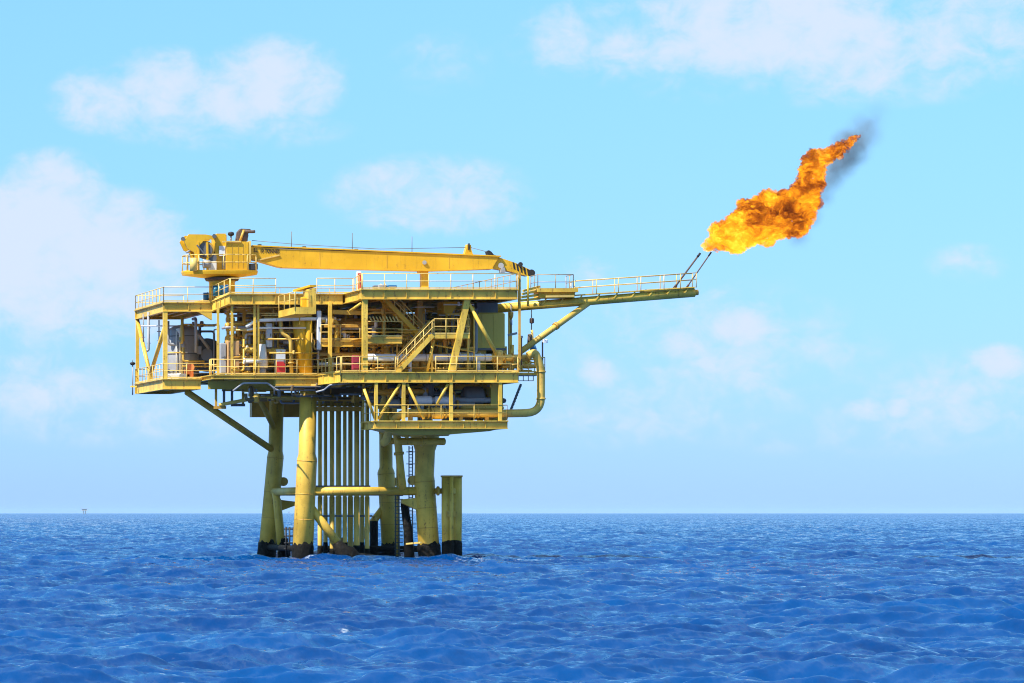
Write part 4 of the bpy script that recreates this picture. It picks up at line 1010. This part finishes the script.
# ================================================================== SEA
def make_sea():
    rnd = np.random.RandomState(5)
    rows = [3.0, 10.0, 20.0, 32.0, 44.0, 54.0]
    y = 60.0
    while y < 500: rows.append(y); y *= 1.0012
    while y < 2600: rows.append(y); y *= 1.0017
    while y < 8000: rows.append(y); y *= 1.004
    while y < 42000: rows.append(y); y *= 1.05
    rows = np.array(rows); nr = len(rows)
    c0 = (512-HX)/F
    tc = c0 + np.concatenate([-np.geomspace(3, 0.262, 40)[:-1], np.linspace(-0.26, 0.26, 940), np.geomspace(0.262, 3, 40)[1:]])
    nc = len(tc)
    X = np.clip(rows[:, None]*tc[None, :], -55000, 55000); Yg = np.repeat(rows[:, None], nc, 1)
    Zs = np.zeros_like(X); DX = np.zeros_like(X); DY = np.zeros_like(X); SX = np.zeros_like(X); SY = np.zeros_like(X)
    dr = np.gradient(rows)
    dcol = np.abs(np.gradient(tc))[None, :]*rows[:, None]
    NW = 230
    lam = np.exp(rnd.uniform(np.log(0.36), np.log(11.0), NW))
    ang = R(248) + rnd.normal(0, 0.62, NW)
    ph = rnd.uniform(0, 2*np.pi, NW)
    k = 2*np.pi/lam
    amp = 0.0068*lam**0.75 * np.exp(-(lam/9.0)**4)
    amp *= rnd.uniform(0.5, 1.5, NW)
    lam = np.concatenate([lam, rnd.uniform(13, 26, 14)]); ang = np.concatenate([ang, R(262)+rnd.normal(0, 0.35, 14)])
    amp = np.concatenate([amp, np.full(14, 0.030)]); ph = np.concatenate([ph, rnd.uniform(0, 6.28, 14)]); k = 2*np.pi/lam; NW += 14
    for i in range(NW):
        kx, ky = k[i]*np.cos(ang[i]), k[i]*np.sin(ang[i])
        fr = np.clip((lam[i]/np.maximum(dr, 1e-6)-2.0)/1.5, 0, 1)[:, None]
        fc = np.clip((lam[i]/np.maximum(dcol, 1e-6)-2.0)/1.5, 0, 1)
        a = amp[i]*fr*fc
        t = kx*X + ky*Yg + ph[i]
        s_, c_ = np.sin(t), np.cos(t)
        Zs += a*c_; DX -= 0.5*a*np.cos(ang[i])*s_; DY -= 0.5*a*np.sin(ang[i])*s_
        SX += a*k[i]*np.abs(np.cos(ang[i]))*c_; SY += a*k[i]*np.abs(np.sin(ang[i]))*c_
    # patches of rougher and calmer water
    patch = 1 + 0.28*np.sin(X*0.045+1.3+0.5*np.sin(Yg*0.02))*np.sin(Yg*0.031+0.7)
    Zs *= patch
    foam = np.clip((SX+SY)*patch-1.8, 0, 1)*0.7
    # broken water round the legs and in their lee
    def w2(p): q = toworld(p); return q.x, q.y
    for (l_, rad) in ((LFL,1.0),(LFR,1.0),(LBL,0.9),(LBR,0.9)):
        x0, y0 = w2(l_[2]); d = np.hypot(X-x0, (Yg-y0)*0.6)
        foam += 0.36*np.clip(1.6-np.abs(d-0.9)/1.0, 0, 1)*(d < 3)
    x0, y0 = w2(L(485, 560, 1)); g = np.exp(-((X-x0)/5.5)**2-((Yg-y0+6)/14)**2); foam += 0.38*g
    x0, y0 = w2(L(320, 560, 0)); g = np.exp(-((X-x0)/6.0)**2-((Yg-y0+6)/6)**2); foam += 0.32*g
    yc = F*EYE/(632-HY); xc = (352-HX)*yc/F
    g = np.exp(-((X-xc)/0.36)**2-((Yg-yc)/1.1)**2); foam += 0.62*g; Zs += 0.08*g
    V = np.stack([X+DX, Yg+DY, Zs], -1).reshape(-1, 3).astype(np.float32)
    me = bpy.data.meshes.new('sea')
    idx = np.arange(nr*nc).reshape(nr, nc)
    q = np.stack([idx[:-1,:-1], idx[:-1,1:], idx[1:,1:], idx[1:,:-1]], -1).reshape(-1, 4)
    me.vertices.add(nr*nc); me.vertices.foreach_set('co', V.ravel())
    me.loops.add(q.size); me.loops.foreach_set('vertex_index', q.ravel().astype(np.int32))
    me.polygons.add(len(q)); me.polygons.foreach_set('loop_start', np.arange(0, q.size, 4, dtype=np.int32))
    me.polygons.foreach_set('loop_total', np.full(len(q), 4, np.int32))
    me.polygons.foreach_set('use_smooth', np.ones(len(q), bool))
    me.update(calc_edges=True)
    at = me.attributes.new('foam', 'FLOAT', 'POINT'); at.data.foreach_set('value', foam.reshape(-1).astype(np.float32))
    o = bpy.data.objects.new('sea', me); COL.objects.link(o); o['kind'] = 'structure'; o['label'] = 'choppy deep blue open sea'
    m, nt, out = newmat('sea_water')
    b = nt.nodes.new('ShaderNodeBsdfPrincipled')
    g = nt.nodes.new('ShaderNodeNewGeometry').outputs['Position']
    mp = nt.nodes.new('ShaderNodeMapping'); mp.inputs['Scale'].default_value = (1.0, 0.26, 1.0); mp.inputs['Rotation'].default_value = (0,0,R(12)); nt.links.new(g, mp.inputs[0])
    def slope(scale, detail, k):
        n = nt.nodes.new('ShaderNodeTexNoise'); n.inputs['Scale'].default_value = scale; n.inputs['Detail'].default_value = detail
        n.inputs['Roughness'].default_value = 0.6; n.inputs['Distortion'].default_value = 0.3; nt.links.new(mp.outputs[0], n.inputs['Vector'])
        v = nt.nodes.new('ShaderNodeVectorMath'); v.operation = 'MULTIPLY_ADD'; nt.links.new(n.outputs['Color'], v.inputs[0])
        v.inputs[1].default_value = (k, k, 0); v.inputs[2].default_value = (-k/2, -k/2, 0); return v.outputs[0]
    def vadd(a_, b_):
        v = nt.nodes.new('ShaderNodeVectorMath'); v.operation = 'ADD'; nt.links.new(a_, v.inputs[0])
        if isinstance(b_, tuple): v.inputs[1].default_value = b_
        else: nt.links.new(b_, v.inputs[1])
        return v.outputs[0]
    geo = nt.nodes.new('ShaderNodeNewGeometry')
    nv = vadd(vadd(vadd(geo.outputs['Normal'], slope(0.9, 6, 1.15)), vadd(slope(3.2, 5, 0.95), slope(11.0, 3, 0.5))), (-0.02, -0.12, 0.0))
    nrm = nt.nodes.new('ShaderNodeVectorMath'); nrm.operation = 'NORMALIZE'; nt.links.new(nv, nrm.inputs[0])
    at = nt.nodes.new('ShaderNodeAttribute'); at.attribute_name = 'foam'
    fn = noise(nt, g, 2.6, 6, 0.72, 0.6)
    ff = math_node(nt, 'ADD', at.outputs['Fac'], math_node(nt, 'MULTIPLY', math_node(nt, 'SUBTRACT', fn, 0.5), 1.1))
    ff = smooth(nt, ff, 0.32, 0.62)
    tint = noise(nt, g, 0.05, 3, 0.5)
    col = mixc(nt, smooth(nt, tint, 0.35, 0.65), (0.0001, 0.029, 0.128), (0.0002, 0.043, 0.168))
    col = mixc(nt, math_node(nt, 'MULTIPLY', ff, 0.75), col, (0.62, 0.68, 0.72))
    nt.links.new(col, b.inputs['Base Color'])
    b.inputs['Roughness'].default_value = 0.05; b.inputs['IOR'].default_value = 1.33; b.inputs['Specular IOR Level'].default_value = 0.5
    nt.links.new(nrm.outputs[0], b.inputs['Normal'])
    nt.links.new(b.outputs[0], out.inputs['Surface'])
    me.materials.append(m)
    return o
make_sea()

# ================================================================== FLAME AND SMOKE
def lumps(name, pts, voxel, disp, seed):
    """solid lumpy hull round a chain of spheres, joined by a remesh"""
    rnd = random.Random(seed); bm = bmesh.new()
    ctr = L(710, 250, FW)
    for i, (px, py, r, dw) in enumerate(pts):
        p = toworld(L(px, py, FW+dw)); rad = r*L(px,py,FW).y*0 + r*300.0/F
        mtx = Matrix.Translation(p - toworld(ctr))
        bmesh.ops.create_icosphere(bm, subdivisions=3, radius=rad, matrix=mtx)
    me = bpy.data.meshes.new(name); bm.to_mesh(me); bm.free()
    o = bpy.data.objects.new(name, me); COL.objects.link(o); o.location = toworld(ctr)
    r_ = o.modifiers.new('join', 'REMESH'); r_.mode = 'VOXEL'; r_.voxel_size = voxel
    for j, (s, k) in enumerate(disp):
        tx = bpy.data.textures.new(name+'_noise', 'CLOUDS'); tx.noise_scale = s; tx.noise_depth = 3
        d = o.modifiers.new('billow', 'DISPLACE'); d.texture = tx; d.strength = k; d.mid_level = 0.5; d.texture_coords = 'LOCAL'
    return o
def chain(pts, n, jit, seed):
    rnd = random.Random(seed); out = []
    for (a_, b_) in zip(pts[:-1], pts[1:]):
        for i in range(n):
            t = i/n; r = a_[2]*(1-t)+b_[2]*t
            x, y = a_[0]*(1-t)+b_[0]*t, a_[1]*(1-t)+b_[1]*t
            out.append((x, y, r*0.78, 0))
            for q in range(3):
                an = rnd.uniform(0, 6.28); rad = r*jit*rnd.uniform(0.5, 1); rr = r*rnd.uniform(0.25, 0.5)
                out.append((x+math.cos(an)*rad, y+math.sin(an)*rad, rr, rnd.uniform(-1, 1)*r*0.05))
    out.append((pts[-1][0], pts[-1][1], pts[-1][2], 0))
    return out
spine = [(705,250,3.5),(713,245,10),(726,236,19),(742,229,25),(757,221,30),(775,216,32),(790,213,30),(801,206,22),(804,194,17),(811,182,17),(812,170,17),(812,160,14),(822,157,11),(835,151,10),(846,145,8.5),(857,138,5)]
fl = lumps('flare_flame', chain(spine, 2, 0.62, 3), 0.11, ((1.4, 0.6), (0.55, 0.75), (0.2, 0.55)), 3)
tag(fl, 'orange and yellow gas flame streaming up from the flare tips', 'flame')
def flame_mat():
    m, nt, out = newmat('gas_flame')
    g = nt.nodes.new('ShaderNodeTexCoord').outputs['Object']
    n0 = nt.nodes.new('ShaderNodeTexNoise'); n0.inputs['Scale'].default_value = 0.7; n0.inputs['Detail'].default_value = 3; nt.links.new(g, n0.inputs[0])
    vadd = nt.nodes.new('ShaderNodeVectorMath'); vadd.operation = 'MULTIPLY_ADD'; vadd.inputs[1].default_value = (1.6,1.6,1.6)
    nt.links.new(n0.outputs['Color'], vadd.inputs[0]); nt.links.new(g, vadd.inputs[2])
    mpf = nt.nodes.new('ShaderNodeMapping'); mpf.inputs['Rotation'].default_value = (0, R(38), 0); mpf.inputs['Scale'].default_value = (0.62, 1.0, 1.25)
    nt.links.new(vadd.outputs[0], mpf.inputs[0])
    n1 = noise(nt, mpf.outputs[0], 2.5, 9, 0.72, 0.5)
    n2 = noise(nt, vadd.outputs[0], 0.42, 3, 0.5)
    sep = nt.nodes.new('ShaderNodeSeparateXYZ'); nt.links.new(g, sep.inputs[0])
    s = math_node(nt, 'ADD', math_node(nt, 'MULTIPLY', n1, 0.75), math_node(nt, 'MULTIPLY', n2, 0.45))
    along = math_node(nt, 'MULTIPLY', sep.outputs['X'], -0.012)      # hotter near the burner
    s = math_node(nt, 'ADD', s, along)
    c = ramp(nt, s, [(0.43, (0.035,0.008,0.004)), (0.505, (0.30,0.06,0.006)), (0.555, (0.85,0.24,0.010)), (0.62, (1.0,0.46,0.012)), (0.70, (1.15,0.80,0.06))])
    dens = math_node(nt, 'MULTIPLY', smooth(nt, n1, 0.35, 0.52), 6.0)
    ab = nt.nodes.new('ShaderNodeVolumeAbsorption'); ab.inputs['Color'].default_value = (0.0,0.0,0.0,1); nt.links.new(dens, ab.inputs['Density'])
    em = nt.nodes.new('ShaderNodeEmission'); nt.links.new(c, em.inputs['Color']); nt.links.new(math_node(nt, 'MULTIPLY', dens, 0.76), em.inputs['Strength'])
    ad = nt.nodes.new('ShaderNodeAddShader'); nt.links.new(ab.outputs[0], ad.inputs[0]); nt.links.new(em.outputs[0], ad.inputs[1])
    nt.links.new(ad.outputs[0], out.inputs['Volume'])
    return m
fl.data.materials.append(flame_mat())

sm_pts = [(798,236,17),(809,216,18),(820,196,19),(829,178,21),(841,162,23),(853,148,25),(864,132,26),(876,114,21),(842,140,16)]
sk = lumps('flare_smoke', [(x,y,r,1.2) for x,y,r in sm_pts], 0.25, ((1.6,0.7),), 9)
tag(sk, 'thin dark smoke trailing from the upper end of the gas flame', 'smoke')
def smoke_mat():
    m, nt, out = newmat('flare_smoke')
    g = nt.nodes.new('ShaderNodeTexCoord').outputs['Object']
    ctr = toworld(L(710, 250, FW)); tot = None
    for (px, py, r), wgt in zip(sm_pts, (.35,.5,.5,.6,.9,.85,.4,.10,.6)):
        c = toworld(L(px, py, FW+1.2)) - ctr
        v = nt.nodes.new('ShaderNodeVectorMath'); v.operation = 'DISTANCE'; v.inputs[1].default_value = c; nt.links.new(g, v.inputs[0])
        q = math_node(nt, 'MULTIPLY', smooth(nt, math_node(nt, 'SUBTRACT', 1.0, math_node(nt, 'DIVIDE', v.outputs['Value'], r*300/F)), 0.0, 0.9), wgt)
        tot = q if tot is None else math_node(nt, 'ADD', tot, q)
    n1 = noise(nt, g, 0.9, 4, 0.6, 0.3)
    d = math_node(nt, 'MULTIPLY', tot, math_node(nt, 'MULTIPLY', smooth(nt, n1, 0.15, 0.80), 1.25))
    pv_ = nt.nodes.new('ShaderNodeVolumePrincipled'); pv_.inputs['Color'].default_value = (0.20,0.165,0.14,1)
    nt.links.new(d, pv_.inputs['Density'])
    nt.links.new(pv_.outputs[0], out.inputs['Volume'])
    return m
sk.data.materials.append(smoke_mat())

# ================================================================== SKY AND SUN
SUN_EL, SUN_AZ = R(52), R(63)          # azimuth measured from the camera side (-Y) toward the left (-X)
sv = Vector((-math.sin(SUN_AZ)*math.cos(SUN_EL), -math.cos(SUN_AZ)*math.cos(SUN_EL), math.sin(SUN_EL)))
sl = bpy.data.lights.new('sun', 'SUN'); sl.energy = 4.8; sl.angle = R(0.53); sl.color = (1.0, 0.93, 0.80)
so = bpy.data.objects.new('sun', sl); COL.objects.link(so)
so.rotation_euler = (-sv).to_track_quat('-Z', 'Y').to_euler()
so.location = (0, 0, 60)

world = bpy.data.worlds.new('World'); scene.world = world; world.use_nodes = True
nt = world.node_tree
for n in list(nt.nodes): nt.nodes.remove(n)
wout = nt.nodes.new('ShaderNodeOutputWorld'); bg = nt.nodes.new('ShaderNodeBackground')
nt.links.new(bg.outputs[0], wout.inputs['Surface'])
sky = nt.nodes.new('ShaderNodeTexSky'); sky.sky_type = 'NISHITA'; sky.sun_disc = False
sky.sun_elevation = SUN_EL; sky.sun_rotation = math.atan2(sv.x, sv.y)
sky.air_density = 1.0; sky.dust_density = 0.2; sky.ozone_density = 2.0; sky.altitude = 0
SKY_STRENGTH = 0.1
bg.inputs['Strength'].default_value = SKY_STRENGTH
dirv = nt.nodes.new('ShaderNodeTexCoord').outputs['Generated']
sep = nt.nodes.new('ShaderNodeSeparateXYZ'); nt.links.new(dirv, sep.inputs[0])
yy = math_node(nt, 'MAXIMUM', sep.outputs['Y'], 0.05)
az = math_node(nt, 'DIVIDE', sep.outputs['X'], yy)
elt = math_node(nt, 'DIVIDE', sep.outputs['Z'], yy)
el = math_node(nt, 'ARCSINE', sep.outputs['Z'])
TINT = [(0.0, (.27,.475,1.2)), (0.5, (.345,.575,.89)), (1.0, (.44,.70,.92))]
elr = math_node(nt, 'DIVIDE', el, 0.13, clamp=True)
base_sky = mixc(nt, 1.0, sky.outputs[0], ramp(nt, elr, TINT), 'MULTIPLY')
clouds = [(110,100,60,34,.75),(165,88,60,40,.8),(215,100,70,36,.8),(275,80,70,42,.95),(225,130,120,22,.5),
          (50,205,62,52,1.0),(10,250,90,75,1.0),(110,250,85,60,.9),(60,300,150,50,.7),(160,285,60,40,.5),
          (430,195,100,40,.75),(440,60,60,35,.3),
          (620,40,110,42,.8),(760,25,160,58,.95),(880,50,160,52,.75),(980,20,110,50,.7),(700,80,90,25,.4),(830,85,90,25,.45),
          (740,328,36,24,.85),(680,347,32,22,.75),(748,381,28,18,.65),(603,373,30,22,.75),(628,396,34,22,.6),(866,411,26,14,.7),(897,407,16,12,.75),
          (1000,362,30,20,1.0),(961,392,30,17,.75),(985,385,30,18,.6),(969,263,46,20,.45),(588,270,30,14,.6),(520,198,30,18,.35),
          (715,355,170,75,.50),(640,400,140,50,.42),(970,395,110,50,.45),(850,430,180,30,.34),(40,385,90,40,.5),(120,420,160,30,.35),(540,400,50,40,.3)]
scv = nt.nodes.new('ShaderNodeVectorMath'); scv.operation = 'MULTIPLY'; scv.inputs[1].default_value = (1,1,1.35); nt.links.new(dirv, scv.inputs[0])
nz = noise(nt, scv.outputs[0], 120, 9, 0.62, 0.35)
nzb = noise(nt, scv.outputs[0], 38, 4, 0.55, 0.3)
tot = None
for (cx, cy, rx, ry, s) in clouds:
    a_ = math_node(nt, 'DIVIDE', math_node(nt, 'SUBTRACT', az, (cx-HX)/F), rx*1.25/F)
    e_ = math_node(nt, 'DIVIDE', math_node(nt, 'SUBTRACT', elt, (HY-cy)/F), ry*1.25/F)
    d2 = math_node(nt, 'ADD', math_node(nt, 'MULTIPLY', a_, a_), math_node(nt, 'MULTIPLY', e_, e_))
    v = math_node(nt, 'MULTIPLY', math_node(nt, 'SUBTRACT', 1.0, d2, clamp=True), s)
    tot = v if tot is None else math_node(nt, 'MAXIMUM', tot, v)
nn = math_node(nt, 'ADD', math_node(nt, 'MULTIPLY', math_node(nt, 'SUBTRACT', nz, 0.5), 1.45), math_node(nt, 'MULTIPLY', math_node(nt, 'SUBTRACT', nzb, 0.5), 0.9))
dens = math_node(nt, 'ADD', tot, math_node(nt, 'MULTIPLY', nn, smooth(nt, tot, 0.0, 0.35)))
mask = math_node(nt, 'MULTIPLY', smooth(nt, dens, 0.08, 1.0), 0.92)
CLOUD = (0.365, 0.415, 0.505)
base_sky = mixc(nt, math_node(nt, 'MULTIPLY', smooth(nt, el, 0.13, 0.30), 0.65), base_sky, tuple(c/SKY_STRENGTH for c in (0.165, 0.41, 0.64)))  # azure band added above the frame to brighten the sea's reflections
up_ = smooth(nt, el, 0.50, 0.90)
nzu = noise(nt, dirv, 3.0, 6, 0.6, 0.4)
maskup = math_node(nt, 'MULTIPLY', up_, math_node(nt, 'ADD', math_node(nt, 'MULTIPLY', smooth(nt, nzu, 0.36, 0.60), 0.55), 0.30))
base_sky = mixc(nt, maskup, base_sky, tuple(c/SKY_STRENGTH for c in (0.42, 0.48, 0.57)))  # unseen overhead cloud layer, added to lift the ambient fill
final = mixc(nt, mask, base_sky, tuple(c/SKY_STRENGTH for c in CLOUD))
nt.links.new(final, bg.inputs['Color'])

# ================================================================== AIR
HAZE = True
if HAZE:
    hz = MB().box((-60000, -5, -4.5), (60000, 45000, 40)).build('haze', newmat('sea_haze')[0])
    hz['kind'] = 'stuff'
    nt = hz.data.materials[0].node_tree; out = [n for n in nt.nodes if n.type == 'OUTPUT_MATERIAL'][0]
    v = nt.nodes.new('ShaderNodeVolumePrincipled'); v.inputs['Color'].default_value = (0.50, 0.76, 1.0, 1); v.inputs['Density'].default_value = 1.0e-5
    nt.links.new(v.outputs[0], out.inputs['Volume'])

# ================================================================== RENDER SETTINGS
scene.render.engine = 'CYCLES'
scene.view_settings.view_transform = 'Standard'
scene.view_settings.look = 'None'
scene.view_settings.exposure = 1.0
scene.view_settings.gamma = 1.0
cy = scene.cycles
cy.use_denoising = True
cy.filter_width = 1.1
cy.max_bounces = 6; cy.diffuse_bounces = 4; cy.glossy_bounces = 3; cy.volume_bounces = 1; cy.transparent_max_bounces = 12
cy.volume_step_rate = 0.15; cy.volume_max_steps = 512
cy.sample_clamp_indirect = 8.0
